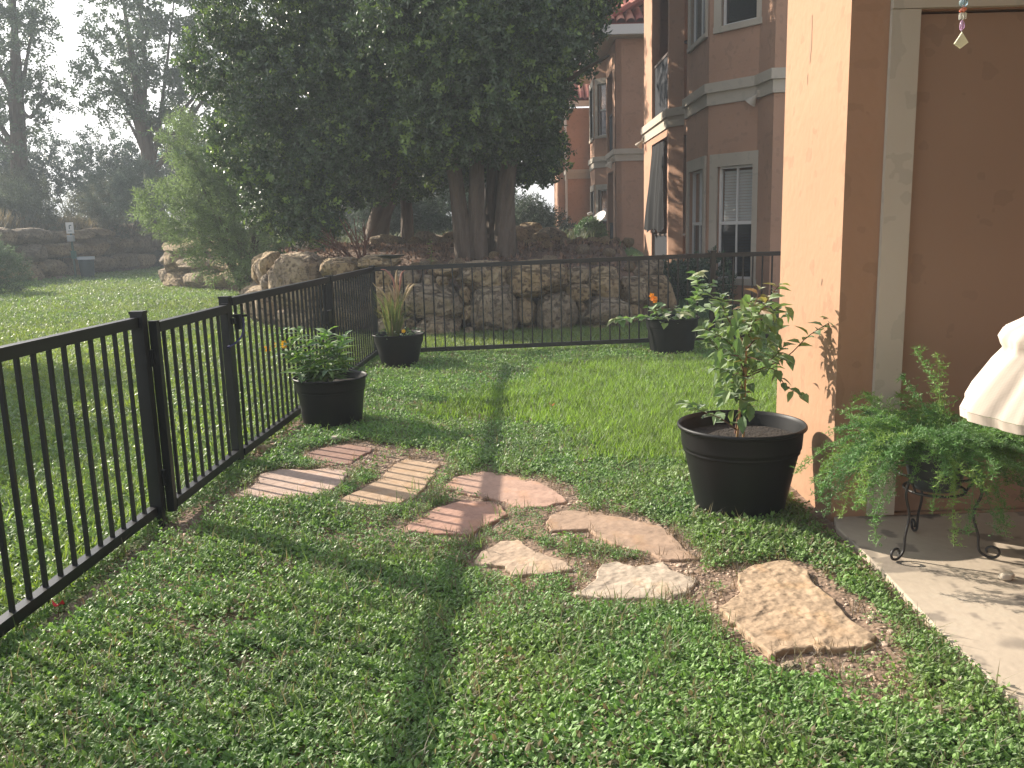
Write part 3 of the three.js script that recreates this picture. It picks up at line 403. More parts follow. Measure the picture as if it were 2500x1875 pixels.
// ---------------------------------------------------------------- ground cover and grass
const DIRT = [[[0.16, -2.95], [0.66, -3.0], [0.68, -2.75], [0.62, -2.55], [0.4, -2.58], [0.18, -2.6]], [[0.62, -2.85], [0.75, -2.9], [1.05, -2.9], [1.14, -2.5], [1.1, -2.2], [0.95, -2.05], [0.72, -2.08], [0.6, -2.3]], [[0.8, -2.1], [1.05, -2.15], [1.02, -1.95], [0.82, -1.93]], [[0.12, -3.55], [0.55, -3.45], [0.66, -3.2], [0.7, -2.95], [0.1, -3.2]], [[-0.45, -4.1], [-0.3, -4.5], [-0.9, -4.95], [-1.25, -4.75], [-0.95, -4.35]], [[-1.35, -3.95], [-1.2, -4.38], [-0.82, -4.3], [-0.85, -3.85]], [[-1.52, -3.4], [-1.35, -3.35], [-1.35, -3.65], [-1.52, -3.65]], [[-1.52, -2.4], [-1.44, -2.5], [-1.44, -3.3], [-1.55, -3.3]], [[-1.5, -4.5], [-1.36, -4.5], [-1.3, -6.4], [-1.42, -6.4]], [[-1.3, -7.5], [-0.9, -7.5], [-0.85, -8.1], [-1.3, -8.2]], [[0.05, -4.2], [0.3, -3.9], [0.3, -3.6], [0.15, -3.6]]];
const bare = (x, z) => { let k = 0; for (const P of DIRT) if (inPoly(P, x, z)) { k = 0.9; break; } return k; };
const onStone = (x, z, m) => STONES.some((P) => inPoly(P, x, z) ? distPoly(P, x, z) > m : false);
const nearStone = (x, z) => { let d = 9; for (const P of STONES) d = Math.min(d, inPoly(P, x, z) ? 0 : distPoly(P, x, z)); return d; };
const grassy = (x, z) => smoothstep(1 - Math.hypot((x - 0.95) / 1.25, (z + 6.0) / 1.9) + (fbm(x * 1.6, z * 1.6, 8) - 0.5) * 1.1, -0.02, 0.25);
const tuft = (n, spread, f) => { const g = []; for (let i = 0; i < n; i++) { const a = R() * 6.283, r = Math.sqrt(R()) * spread; g.push(f(Math.cos(a) * r, Math.sin(a) * r)); } return merge(g); };
reseed(77);
const coverGeos = [0, 1, 2, 3].map(() => tuft(13, 0.045, (x, z) => put(leaf(rr(0.011, 0.02), rr(0.0095, 0.017), 0.16, 0.2), x, rr(0.004, 0.034), z, rr(0.85, 1.75), R() * 6.283, rr(-0.4, 0.4))));
const blade = (l, w, lean) => { const a = [-w / 2, 0, 0], b = [w / 2, 0, 0], c = [-w * 0.4, l * 0.5, lean * 0.25], d = [w * 0.4, l * 0.5, lean * 0.25], t = [0, l * 0.95, lean]; return tris([[a, b, d], [a, d, c], [c, d, t]]); };
const bladeGeos = [0, 1, 2].map(() => tuft(11, 0.04, (x, z) => put(blade(rr(0.045, 0.085), rr(0.004, 0.007), rr(0.01, 0.05)), x, 0, z, 0, R() * 6.283, rr(-0.3, 0.3))));
const wispGeo = tuft(7, 0.03, (x, z) => put(blade(rr(0.03, 0.07), 0.0026, rr(0.01, 0.05)), x, 0, z, 0, R() * 6.283, rr(-0.5, 0.5)));
const coverMat = foliage([1, 1, 1], { clearcoat: 0.42, clearcoatRoughness: 0.34, transmission: 0.52 }), grassMat = foliage([1, 1, 1], { clearcoat: 0.25, transmission: 0.62 });
const upright = () => new THREE.Quaternion().setFromEuler(new THREE.Euler(rr(-0.15, 0.15), R() * 6.283, rr(-0.15, 0.15)));
const FENCE_X = (z) => -1.56 + Math.max(0, -z - 3.5) * 0.046;
function coverColor(x, z) { const k = 0.75 + 0.6 * fbm(x * 1.5, z * 1.5, 3), y = fbm(x * 4, z * 4, 13), j = rr(0.75, 1.3) * k; return R() < 0.015 + 0.09 * smoothstep(fbm(x * 1.7, z * 1.7, 91), 0.52, 0.68) ? [0.2 * j, 0.15 * j, 0.06 * j] : [(0.12 + 0.09 * y) * j, (0.275 + 0.05 * y) * j, 0.045 * j]; }
{
  const parts = [[], [], [], []], blades = [[], [], []], wisps = [];
  const area = (x0, x1, z0, z1, per) => { const n = (x1 - x0) * (z1 - z0) * per; for (let i = 0; i < n; i++) {
    const x = rr(x0, x1), z = rr(z0, z1); if (x < FENCE_X(z) - 0.0 || (x > 1.2 && z > -4.09) || (x > 1.23)&& z > -4.1 || onStone(x, z, 0.012)) continue;
    const ns = nearStone(x, z), b = bare(x, z); if (ns < 0.045 && R() < 0.88 || R() < b) { if (R() < 0.12) wisps.push([V(x, 0, z), upright(), rr(0.6, 1.1), 0.16, 0.11, 0.05]); continue; }
    const gz = grassy(x, z), thin = fbm(x * 2.2 + 4, z * 2.2, 21); if (R() < smoothstep(0.45 - thin, 0, 0.14) * 0.6) continue;
    if (R() < gz) { const j = rr(0.5, 1.5); blades[i % 3].push([V(x, 0, z), upright(), rr(0.8, 1.3), 0.19 * j, 0.31 * j, 0.028 * j]); if (R() < 0.8) continue; }
    const p = V(x, 0.01 * smoothstep(fbm(x * 5, z * 5, 2), 0.4, 0.7), z); parts[i % 4].push([p, upright(), rr(0.65, 1.15) * (z < -5 ? 1.2 : 1) * lerp(0.75, 1.3, fbm(x * 1.1 + 9, z * 1.1, 71, 3)) * (ns < 0.1 ? 0.7 : 1), ...coverColor(x, z)]);
    if (R() < 0.16) wisps.push([V(x, 0, z), upright(), rr(0.8, 1.7), ...(R() < 0.5 ? [0.22, 0.19, 0.09] : [0.16, 0.25, 0.05])]);
  } };
  area(-1.6, 1.25, -3.2, -1.3, 2900); area(-1.56, 1.3, -5, -3.2, 2000); area(-1.5, 3, -8.7, -5, 1100);
  const g = thing('ground_cover', 'dense small leaved green ground cover carpeting the fenced garden', 'ground cover'); g.userData.kind = 'stuff';
  parts.forEach((l, i) => scatter('cover_leaves', coverGeos[i], coverMat, l, g)); scatter('dry_wisps', wispGeo, grassMat, wisps, g);
  const h = thing('lawn_grass', 'bright green grass blades in the sunlit middle of the fenced garden', 'grass'); h.userData.kind = 'stuff';
  blades.forEach((l, i) => scatter('grass_blades', bladeGeos[i], grassMat, l, h));
}
reseed(88);
{
  const cov = [[], [], [], []], bl = [[], [], []];
  const lawn = (x0, x1, z0, z1, per, sc, share) => { const n = (x1 - x0) * (z1 - z0) * per; for (let i = 0; i < n; i++) { const x = rr(x0, x1), z = rr(z0, z1); if (x > FENCE_X(z) - 0.02 && z > -8.45) continue; if (x < z * 0.72 - 0.6 && z > -20 || inPoly(BED, x, z) || inPoly(HILL, x, z) || (x > 2.2 && z < -20)) continue; const j = rr(0.75, 1.25) * (0.8 + 0.4 * fbm(x * 0.6, z * 0.6, 5)), yel = fbm(x * 0.5, z * 0.5, 17); if (R() < share) cov[i % 4].push([V(x, -0.02, z), upright(), rr(0.9, 1.4) * sc, (0.15 + 0.05 * yel) * j, 0.27 * j, 0.05 * j]); else bl[i % 3].push([V(x, -0.02, z), upright(), V(sc * rr(1, 1.4), rr(0.7, 1.1) * Math.sqrt(sc), sc * rr(1, 1.4)), (0.19 + 0.06 * yel) * j, 0.3 * j, 0.034 * j]); } };
  lawn(-6, -1.4, -5, -1.4, 900, 1.15, 0.7); lawn(-9, -1.3, -9, -5, 480, 1.4, 0.55); lawn(-4, 3.2, -11.2, -8.4, 420, 1.3, 0.35); lawn(-13, -2.4, -15, -9, 220, 1.9, 0.4); lawn(-17, -3.5, -24, -15, 110, 2.6, 0.3); lawn(-17, -8.5, -39, -24, 60, 3.4, 0.25);
  const g = thing('lawn_grass', 'lawn of mixed grass and clover outside the fence stretching to the far stone wall', 'grass'); g.userData.kind = 'stuff';
  cov.forEach((l, i) => scatter('clover_leaves', coverGeos[i], coverMat, l, g)); bl.forEach((l, i) => scatter('grass_blades', bladeGeos[i], grassMat, l, g));
  const s = []; for (let i = 0; i < 5200; i++) { const x = rr(2.0, 3.1), z = rr(-34, -11); s.push([V(x, sideLawnH(x, z), z), upright(), 2.2, 0.08, 0.17, 0.03]); } for (let i = 0; i < 1500; i++) { const x = rr(1.2, 2.2), z = rr(-34, -21); s.push([V(x, bedTop(x, z) - 0.02, z), upright(), 2.4, 0.08, 0.17, 0.03]); }
  const h = thing('lawn_grass', 'narrow strip of grass at the foot of the apartment walls', 'grass'); h.userData.kind = 'stuff'; scatter('grass_blades', bladeGeos[0], grassMat, s, h);
}
{ // gravel and bits in the bare soil
  reseed(99); const l = []; for (const P of DIRT) { const xs = P.map((p) => p[0]), zs = P.map((p) => p[1]), A = (Math.max(...xs) - Math.min(...xs)) * (Math.max(...zs) - Math.min(...zs)); for (let i = 0; i < A * 1500; i++) { const x = rr(Math.min(...xs), Math.max(...xs)), z = rr(Math.min(...zs), Math.max(...zs)); if (!inPoly(P, x, z) || onStone(x, z, 0)) continue; const k = rr(0.5, 1.3), s = rr(0.004, 0.013) * (R() < 0.07 ? 2.3 : 1); l.push([V(x, 0.001, z), upright(), s, 0.48 * k, 0.36 * k, 0.27 * k]); } }
  const g = thing('gravel', 'small pale gravel bits in the bare soil around the stepping stones', 'gravel'); g.userData.kind = 'stuff'; scatter('pebbles', boulder(1, 0.6, 0.8, 281, 2), std([1, 1, 1], { roughness: 0.95 }), l, g);
  const b = []; for (let i = 0; i < 5200; i++) { const x = rr(-4.5, 2), z = rr(-17, -10.9); if (!inPoly(BED, x, z) || distPoly(BED, x, z) < 0.35) continue; const k = rr(0.4, 1.6); b.push([V(x, bedTop(x, z), z), new THREE.Quaternion().setFromEuler(new THREE.Euler(rr(-1, 1), R() * 6, rr(-1, 1))), rr(0.7, 1.5), 0.2 * k, 0.125 * k, 0.085 * k]); }
  const m = thing('mulch_litter', 'fallen brown leaves covering the raised bed under the tree', 'leaf litter'); m.userData.kind = 'stuff'; scatter('dead_leaves', leaf(0.06, 0.035), foliage([1, 1, 1], { clearcoat: 0, transmission: 0.15 }), b, m);
}

// ---------------------------------------------------------------- pots
function potProfile(rt, rb, h) { return [[0, 0.001], [rb * 0.94, 0.001], [rb, 0.012], [rt * 0.885, 0.7 * h], [rt * 0.905, 0.705 * h], [rt * 0.908, 0.73 * h], [rt * 0.898, 0.745 * h], [rt * 0.925, 0.755 * h], [rt * 0.93, 0.785 * h], [rt * 0.945, 0.94 * h], [rt * 0.985, 0.955 * h], [rt, 0.967 * h], [rt, 0.985 * h], [rt * 0.985, h], [rt * 0.965, 0.997 * h], [rt * 0.945, 0.96 * h], [rt * 0.87, 0.7 * h]].map(([x, y]) => new THREE.Vector2(x, y)); }
function pot(name, label, at, rt, rb, h, group) {
  const t = thing(name, label, 'plant pot', at, group);
  part('pot_body', new THREE.LatheGeometry(potProfile(rt, rb, h), 72), M.plastic, t); const s = part('potting_soil', new THREE.CircleGeometry(rt * 0.915, 40).rotateX(-Math.PI / 2).translate(0, h * 0.84, 0), M.pottingSoil, t);
  return t;
}
const PG = 'black plastic pots in the garden';
pot('plant_pot', 'largest black plastic pot standing against the sunlit stucco corner', [0.955, 0, -3.48], 0.264, 0.178, 0.39, PG);
pot('plant_pot', 'black plastic pot by the left fence holding the bushy yellow flowering plant', [-1.165, 0, -5.4], 0.237, 0.185, 0.325, PG);
pot('plant_pot', 'black plastic pot in the fence corner holding ornamental grass', [-1.04, 0, -7.87], 0.242, 0.165, 0.305, PG);
pot('plant_pot', 'black plastic pot at the right end of the back fence holding a trailing vine', [1.54, 0, -8.1], 0.26, 0.2, 0.365, PG);

// ---------------------------------------------------------------- potted plants (every large leaf its own part)
const leafMats = (list, o = {}) => list.map((c) => foliage(c, o));
function addLeaf(parent, geo, mat, p, dir, roll, s) { const m = shade(new THREE.Mesh(geo, mat)); m.name = 'leaf'; m.position.copy(p); m.quaternion.copy(quatTo(dir, roll)); m.scale.setScalar(s); parent.add(m); return m; }
const leafBase = mergeGeometries([leaf(1, 0.58, 0.2, 0.25)]), leafHeart = mergeGeometries([leaf(1, 0.8, 0.15, 0.3)]), leafLance = mergeGeometries([leaf(1, 0.34, 0.2, 0.3)]);
const flowerGeo = merge([0, 1, 2, 3, 4].map((i) => put(leaf(0.5, 0.42, 0.2, -0.3), 0, 0, 0, 0.9, i * 1.2566, 0)));
function leaf_up(dir, up = V(0, 1, 0)) { // quaternion: +Y along dir, +Z facing as far up as it can
  const y = dir.clone().normalize(), z = up.clone().addScaledVector(y, -up.dot(y)).normalize(), x = y.clone().cross(z); return new THREE.Quaternion().setFromRotationMatrix(new THREE.Matrix4().makeBasis(x, y, z));
}
function leafAt(parent, geo, mat, p, dir, s, wob = 0.5) { const m = shade(new THREE.Mesh(geo, mat)); m.name = 'leaf'; m.position.copy(p); m.quaternion.copy(leaf_up(dir, V(rr(-wob, wob), 1, rr(-wob, wob)))); m.scale.setScalar(s); parent.add(m); return m; }
function branchLeaves(parent, pts, n, geo, mats, s0, s1, t0 = 0.25) { const c = new THREE.CatmullRomCurve3(pts); for (let i = 0; i < n; i++) { const t = lerp(t0, 1, i / Math.max(1, n - 1)), p = c.getPoint(t), a = i * 2.4 + R(), tan = c.getTangent(t); const d = V(Math.cos(a), rr(-0.35, 0.25), Math.sin(a)).addScaledVector(tan, 0.6); leafAt(parent, geo, mats[Math.floor(R() * mats.length)], p, d, rr(s0, s1)); } }
{
  reseed(401);
  const t = thing('potted_shrub', 'leafy green shrub tied to thin canes in the largest pot by the stucco corner', 'plant', [0.955, 0.32, -3.48]);
  const u = (a, b, z = 0) => V((a - 965) * 0.00071, 0.02 + (1095 - b) * 0.00072, z), G = leafMats([[0.12, 0.22, 0.055], [0.15, 0.25, 0.06], [0.1, 0.19, 0.06], [0.18, 0.28, 0.07]], { transmission: 0.5 }), N = leafMats([[0.28, 0.25, 0.06], [0.28, 0.17, 0.08], [0.22, 0.29, 0.06]], { transmission: 0.5 });
  part('cane', tube([V(0.01, 0, 0), V(0.012, 0.43, 0.01)], [0.005, 0.004], 6), M.cane, t); part('cane', tube([V(-0.02, 0, 0.01), V(0.012, 0.36, 0.005)], [0.005, 0.004], 6), M.cane, t);
  const br = [[u(945, 1090), u(975, 800), u(985, 520, 0.01), u(1060, 260, -0.02)], [u(930, 1090), u(960, 700, 0.02), u(860, 540, 0.05), u(720, 460, 0.06)], [u(950, 800), u(880, 720, 0.04), u(780, 680, 0.08)], [u(940, 1070), u(820, 980, 0.05), u(700, 930, 0.06), u(625, 890, 0.05)], [u(1000, 740), u(1200, 640, 0.04), u(1320, 520, 0.05), u(1450, 440, 0.05)], [u(980, 760), u(1120, 700, 0.06), u(1180, 790, 0.08), u(1275, 850, 0.08)], [u(985, 600), u(1100, 500, -0.06), u(1200, 360, -0.06)], [u(985, 560), u(1030, 380, 0.06), u(1150, 235, 0.03)], [u(975, 560), u(880, 400, -0.05), u(850, 290, -0.04)], [u(985, 640), u(1080, 640, 0.1), u(1150, 560, 0.12)], [u(960, 640), u(860, 620, -0.1), u(800, 540, -0.12)], [u(985, 540), u(1000, 420, -0.14), u(1080, 340, -0.18)], [u(985, 540), u(960, 440, 0.13), u(940, 350, 0.18)], [u(970, 900), u(900, 860, 0.03), u(860, 830, 0.05)]];
  part('stem', br.map((b) => tube(b, [0.0035, 0.0013], 5)), M.redStem, t);
  const cnt = [24, 24, 13, 16, 13, 12, 18, 24, 18, 20, 20, 22, 22, 10];
  br.forEach((b, i) => branchLeaves(t, b, cnt[i], leafBase, [7, 0, 11].includes(i) ? [...N, ...G.slice(0, 2)] : i === 4 ? [...G, N[2]] : G, 0.045, 0.075, i === 4 ? 0.5 : 0.15));
  for (let i = 0; i < 90; i++) { const p = u(rr(800, 1180), rr(330, 660), rr(-0.18, 0.2)); leafAt(t, leafBase, G[i % 4], p, V(p.x, rr(-0.5, 0.2), p.z + rr(-0.2, 0.3)), rr(0.045, 0.075)); }
  for (let i = 0; i < 40; i++) { const p = u(rr(830, 1020), rr(640, 980), rr(-0.06, 0.1)); leafAt(t, leafBase, G[i % 4], p, V(p.x * 3 - 0.1, rr(-0.8, 0), rr(-0.3, 0.6)), rr(0.045, 0.078)); }
}
{
  reseed(402);
  const t = thing('potted_bush', 'bushy lance leaved plant with yellow flowers in the pot by the left fence', 'plant', [-1.165, 0.27, -5.4]);
  const G = leafMats([[0.11, 0.24, 0.04], [0.15, 0.3, 0.045], [0.09, 0.19, 0.045], [0.19, 0.34, 0.04]], { transmission: 0.52 }), tips = [[-0.3, 0.34, 0.02], [-0.2, 0.36, -0.03], [-0.24, 0.22, 0.08], [-0.12, 0.2, 0.1], [-0.04, 0.3, 0.02], [0.0, 0.33, -0.02], [0.07, 0.24, 0.05], [0.12, 0.16, 0.06], [-0.16, 0.1, 0.14], [0.02, 0.12, 0.14], [-0.32, 0.24, -0.02], [0.1, 0.3, -0.06], [-0.08, 0.14, 0.16]];
  part('stem', tips.map((p) => tube([V(p[0] * 0.2 - 0.03, 0, p[2] * 0.2), V(p[0] * 0.6, p[1] * 0.55, p[2] * 0.6), V(...p)], [0.004, 0.002], 5)), M.greenStem, t);
  tips.forEach((p) => branchLeaves(t, [V(p[0] * 0.2 - 0.03, 0, p[2] * 0.2), V(p[0] * 0.6, p[1] * 0.55, p[2] * 0.6), V(...p)], 24, leafLance, G, 0.075, 0.125, 0.2));
  for (const [p, s] of [[[-0.37, 0.23, 0.02], 0.05], [[-0.27, 0.26, 0.05], 0.045], [[-0.33, 0.25, 0.0], 0.03]]) for (let k = 0; k < 2; k++) { const f = part('flower', flowerGeo, M.yellow, t); f.position.set(p[0] + rr(-0.012, 0.012), p[1] + k * 0.02, p[2] + 0.02); f.scale.setScalar(s); f.rotation.set(rr(0.3, 1.2), R() * 6, 0); }
}
{
  reseed(403);
  const t = thing('fountain_grass', 'green fountain grass with red plumes in the corner pot', 'plant', [-1.04, 0.26, -7.87]);
  const G = leafMats([[0.17, 0.21, 0.05], [0.13, 0.18, 0.05], [0.25, 0.2, 0.09]], { transmission: 0.5 }), blades = G.map(() => []);
  for (let i = 0; i < 170; i++) { const a = R() * 6.283, r = rr(0.02, 0.19), h = rr(0.22, 0.52), x = -0.05 + Math.cos(a) * 0.04, z = Math.sin(a) * 0.04, w = rr(0.002, 0.004), px = [[x - w, 0, z], [x + w, 0, z]], m = [x + Math.cos(a) * r * 0.35, h * 0.65, z + Math.sin(a) * r * 0.35], e = [x + Math.cos(a) * r, h * rr(0.75, 1), z + Math.sin(a) * r]; blades[R() < 0.2 ? 2 : i % 2].push(tris([[px[0], px[1], [m[0] + w, m[1], m[2]]], [px[0], [m[0] + w, m[1], m[2]], [m[0] - w, m[1], m[2]]], [[m[0] - w, m[1], m[2]], [m[0] + w, m[1], m[2]], e]])); }
  blades.forEach((b, i) => { part('blades', b, G[i], t).userData.kind = 'stuff'; });
  const plume = (p, c) => part('plume', [tube(p.slice(0, 3), [0.002, 0.0015], 5), tube(p.slice(1), [0.004, 0.011, 0.009, 0.002], 7, 0.6)], c, t), pm = std([0.36, 0.17, 0.13], { roughness: 0.9 }), pt = std([0.4, 0.3, 0.18], { roughness: 0.9 });
  plume([V(-0.04, 0.2, 0), V(-0.01, 0.46, 0.02), V(-0.03, 0.56, 0.02), V(-0.09, 0.63, 0.02), V(-0.13, 0.635, 0.02)], pm); plume([V(-0.02, 0.2, 0), V(0, 0.45, 0), V(0.005, 0.55, 0), V(0.01, 0.61, 0), V(0.02, 0.63, 0)], pt); plume([V(0, 0.2, 0), V(0.03, 0.44, 0), V(0.045, 0.54, 0), V(0.06, 0.6, 0), V(0.09, 0.625, 0)], pm);
  for (let i = 0; i < 9; i++) { const a = R() * 6.283, r = rr(0.06, 0.2); plume([V(0, 0.1, 0), V(Math.cos(a) * r * 0.4, 0.34, Math.sin(a) * r * 0.3), V(Math.cos(a) * r * 0.7, 0.42, Math.sin(a) * r * 0.4), V(Math.cos(a) * r, rr(0.44, 0.52), Math.sin(a) * r * 0.5), V(Math.cos(a) * r * 1.2, rr(0.46, 0.52), Math.sin(a) * r * 0.5)], pt); }
  const L = leafMats([[0.09, 0.17, 0.04], [0.06, 0.13, 0.035]]); for (let i = 0; i < 90; i++) { const a = R() * 6.283, r = rr(0.05, 0.21); leafAt(t, leafBase, L[i % 2], V(Math.cos(a) * r, rr(0, 0.08), Math.sin(a) * r), V(Math.cos(a), rr(-0.2, 0.8), Math.sin(a)), rr(0.025, 0.05)); }
  const f = part('flower', flowerGeo, M.yellow, t); f.position.set(0.07, 0.08, 0.17); f.scale.setScalar(0.045); f.rotation.set(1, 0.3, 0);
}
{
  reseed(404);
  const t = thing('trailing_vine', 'broad leaved vine spreading from the pot at the right end of the back fence', 'plant', [1.54, 0.31, -8.1]);
  const w = (a, b, z = 0) => V((a - 555) * 0.001655, 0.02 + (405 - b) * 0.00169, z), G = leafMats([[0.17, 0.31, 0.06], [0.22, 0.37, 0.07], [0.14, 0.27, 0.055], [0.3, 0.44, 0.09]], { transmission: 0.52 }), P = leafMats([[0.55, 0.55, 0.38], [0.45, 0.5, 0.28]], { clearcoat: 0.3 });
  const st = [[w(540, 400), w(420, 375, 0.15), w(320, 370, 0.25), w(220, 375, 0.28)], [w(580, 400), w(640, 330, 0.12), w(680, 240, 0.16), w(675, 150, 0.16)], [w(560, 400), w(620, 350, 0.2), w(720, 330, 0.3), w(800, 350, 0.3)], [w(560, 400), w(500, 350, 0.1), w(440, 320, 0.1)], [w(570, 400), w(700, 280, 0.05), w(780, 200, 0.05)]];
  part('stem', st.map((b) => tube(b, [0.007, 0.003], 6)), M.greenStem, t);
  st.forEach((b, i) => branchLeaves(t, b, [18, 26, 16, 12, 16][i], leafHeart, i === 3 ? G.slice(0, 3) : G, 0.07, 0.125, 0.15));
  for (const [a, b, n] of [[215, 375, 7], [672, 140, 8], [480, 365, 2], [570, 355, 3]]) for (let k = 0; k < n; k++) leafAt(t, leafHeart, P[k % 2], w(a, b, 0.28), V(Math.cos(k * 0.9), rr(-0.5, 0.8), Math.sin(k * 0.9)), rr(0.06, 0.11));
  for (let i = 0; i < 44; i++) { const a = R() * 6.283, r = rr(0.03, 0.25); leafAt(t, leafHeart, G[i % 4], V(Math.cos(a) * r, rr(0, 0.14), Math.sin(a) * r), V(Math.cos(a), rr(-0.5, 0.5), Math.sin(a)), rr(0.05, 0.09)); }
  for (let k = 0; k < 5; k++) { const f = part('flower', flowerGeo, M.orange, t); f.position.copy(w(435 + rr(-20, 20), 275 + rr(-22, 22), 0.12)); f.scale.setScalar(0.06); f.rotation.set(rr(0.4, 1.4), R() * 6, 0); }
  part('flower_stem', tube([w(480, 395, 0.05), w(450, 340, 0.1), w(437, 280, 0.12)], [0.004, 0.003], 5), M.greenStem, t);
}
// ---------------------------------------------------------------- fern on its iron stand
{
  const t = thing('plant_stand', 'black wrought iron plant stand with curled feet on the patio', 'plant stand', [1.5, 0.022, -2.93]);
  const ring = (r, y) => new THREE.TorusGeometry(r, 0.005, 8, 40).rotateX(Math.PI / 2).translate(0, y, 0);
  part('ring', ring(0.135, 0.3), M.wrought, t); part('ring', ring(0.1, 0.235), M.wrought, t);
  [[-0.155, 0.082], [0.157, 0.088], [0.03, -0.19]].forEach(([x, z]) => { const L = Math.hypot(x, z), dx = x / L, dz = z / L, P = (r, y) => V(dx * r, y, dz * r), c = []; for (let i = 0; i <= 14; i++) { const a = -Math.PI / 2 - 0.3 + i / 14 * Math.PI * 1.75; const q = 0.024 * (1 - i / 30); c.push(P(L + 0.0 + Math.cos(a) * q * 1.2 + 0.012, 0.03 + Math.sin(a) * q)); } part('leg', [tube([P(0.13, 0.305), P(0.15, 0.24), P(0.128, 0.16), P(L * 0.82, 0.08), P(L * 0.86, 0.025), ...c], [0.005, 0.0045], 7)], M.wrought, t); part('brace', tube([P(0.135, 0.3), P(0.1, 0.235)], [0.004, 0.004], 6), M.wrought, t); });
  const p = thing('hanging_pot', 'dark grey round bottomed pot sitting in the iron stand', 'plant pot', [1.5, 0.26, -2.93]);
  part('pot_body', new THREE.LatheGeometry([[0, 0], [0.07, 0], [0.082, 0.012], [0.115, 0.16], [0.125, 0.165], [0.125, 0.18], [0.115, 0.18], [0.105, 0.15]].map((a) => new THREE.Vector2(...a)), 48), std([0.02, 0.026, 0.03], { roughness: 0.5 }), p); part('potting_soil', new THREE.CircleGeometry(0.108, 30).rotateX(-Math.PI / 2).translate(0, 0.15, 0), M.pottingSoil, p);
  reseed(405);
  const f = thing('asparagus_fern', 'feathery bright green fern overflowing the pot on the iron stand', 'plant', [1.5, 0.41, -2.93]), mats = leafMats([[0.1, 0.25, 0.045], [0.14, 0.3, 0.05], [0.08, 0.2, 0.04], [0.2, 0.34, 0.05]], { transmission: 0.45, clearcoat: 0.3 });
  const frond = (dx, dz, up, len, droop, i) => {
    const pts = []; let p = V(dx * 0.05, 0, dz * 0.05), d = V(dx, up, dz).normalize(); for (let k = 0; k <= 8; k++) { pts.push(p.clone()); p = p.clone().addScaledVector(d, len / 8); d = d.clone().add(V(rr(-0.3, 0.3), -droop + rr(-0.12, 0.12), rr(-0.3, 0.3))).normalize(); }
    const c = new THREE.CatmullRomCurve3(pts), g = [], nodes = Math.round(len * 190);
    for (let k = 0; k < nodes; k++) { const t = 0.12 + 0.88 * k / nodes, b = c.getPoint(t), side = rr(0.018, 0.065) * (1.1 - 0.6 * t), a0 = R() * 6.283, o = V(Math.cos(a0), rr(-0.3, 0.6), Math.sin(a0)); for (let n = 0; n < 7; n++) { const q = b.clone().addScaledVector(o, side * (n + 1) / 7), e = V(rr(-1, 1), rr(-0.5, 1), rr(-1, 1)).normalize().multiplyScalar(rr(0.01, 0.02)), w = V(rr(-1, 1), rr(-1, 1), rr(-1, 1)).normalize().multiplyScalar(0.0019); g.push([[q.x - w.x, q.y - w.y, q.z - w.z], [q.x + w.x, q.y + w.y, q.z + w.z], [q.x + e.x, q.y + e.y, q.z + e.z]]); } }
    part('frond', [tris(g), tube(pts.filter((_, k) => k % 2 === 0), [0.0016, 0.0008], 4)], mats[i % 4], f);
  };
  for (let i = 0; i < 150; i++) { const a = R() * 6.283, u = rr(0.05, 1.05); frond(Math.cos(a), Math.sin(a) * 0.8, u, rr(0.18, 0.38), rr(0.08, 0.24), i); }
  for (let i = 0; i < 16; i++) frond(-1 + rr(-0.2, 0.2), rr(-0.2, 0.5), rr(0.2, 0.7), rr(0.42, 0.58), rr(0.24, 0.36), i);
  for (let i = 0; i < 6; i++) frond(rr(-0.3, 0.6), 0.8, rr(0, 0.4), rr(0.3, 0.42), rr(0.3, 0.45), i);
  for (let i = 0; i < 22; i++) frond(1 + rr(-0.2, 0.2), rr(-0.4, 0.5), rr(0.1, 1.1), rr(0.36, 0.52), rr(0.18, 0.34), i);
  frond(0.35, 0.1, 1.6, 0.4, 0.02, 1); frond(0.15, 0, 1.8, 0.34, 0.02, 3); frond(-0.25, 0, 1.7, 0.3, 0.03, 0);
}
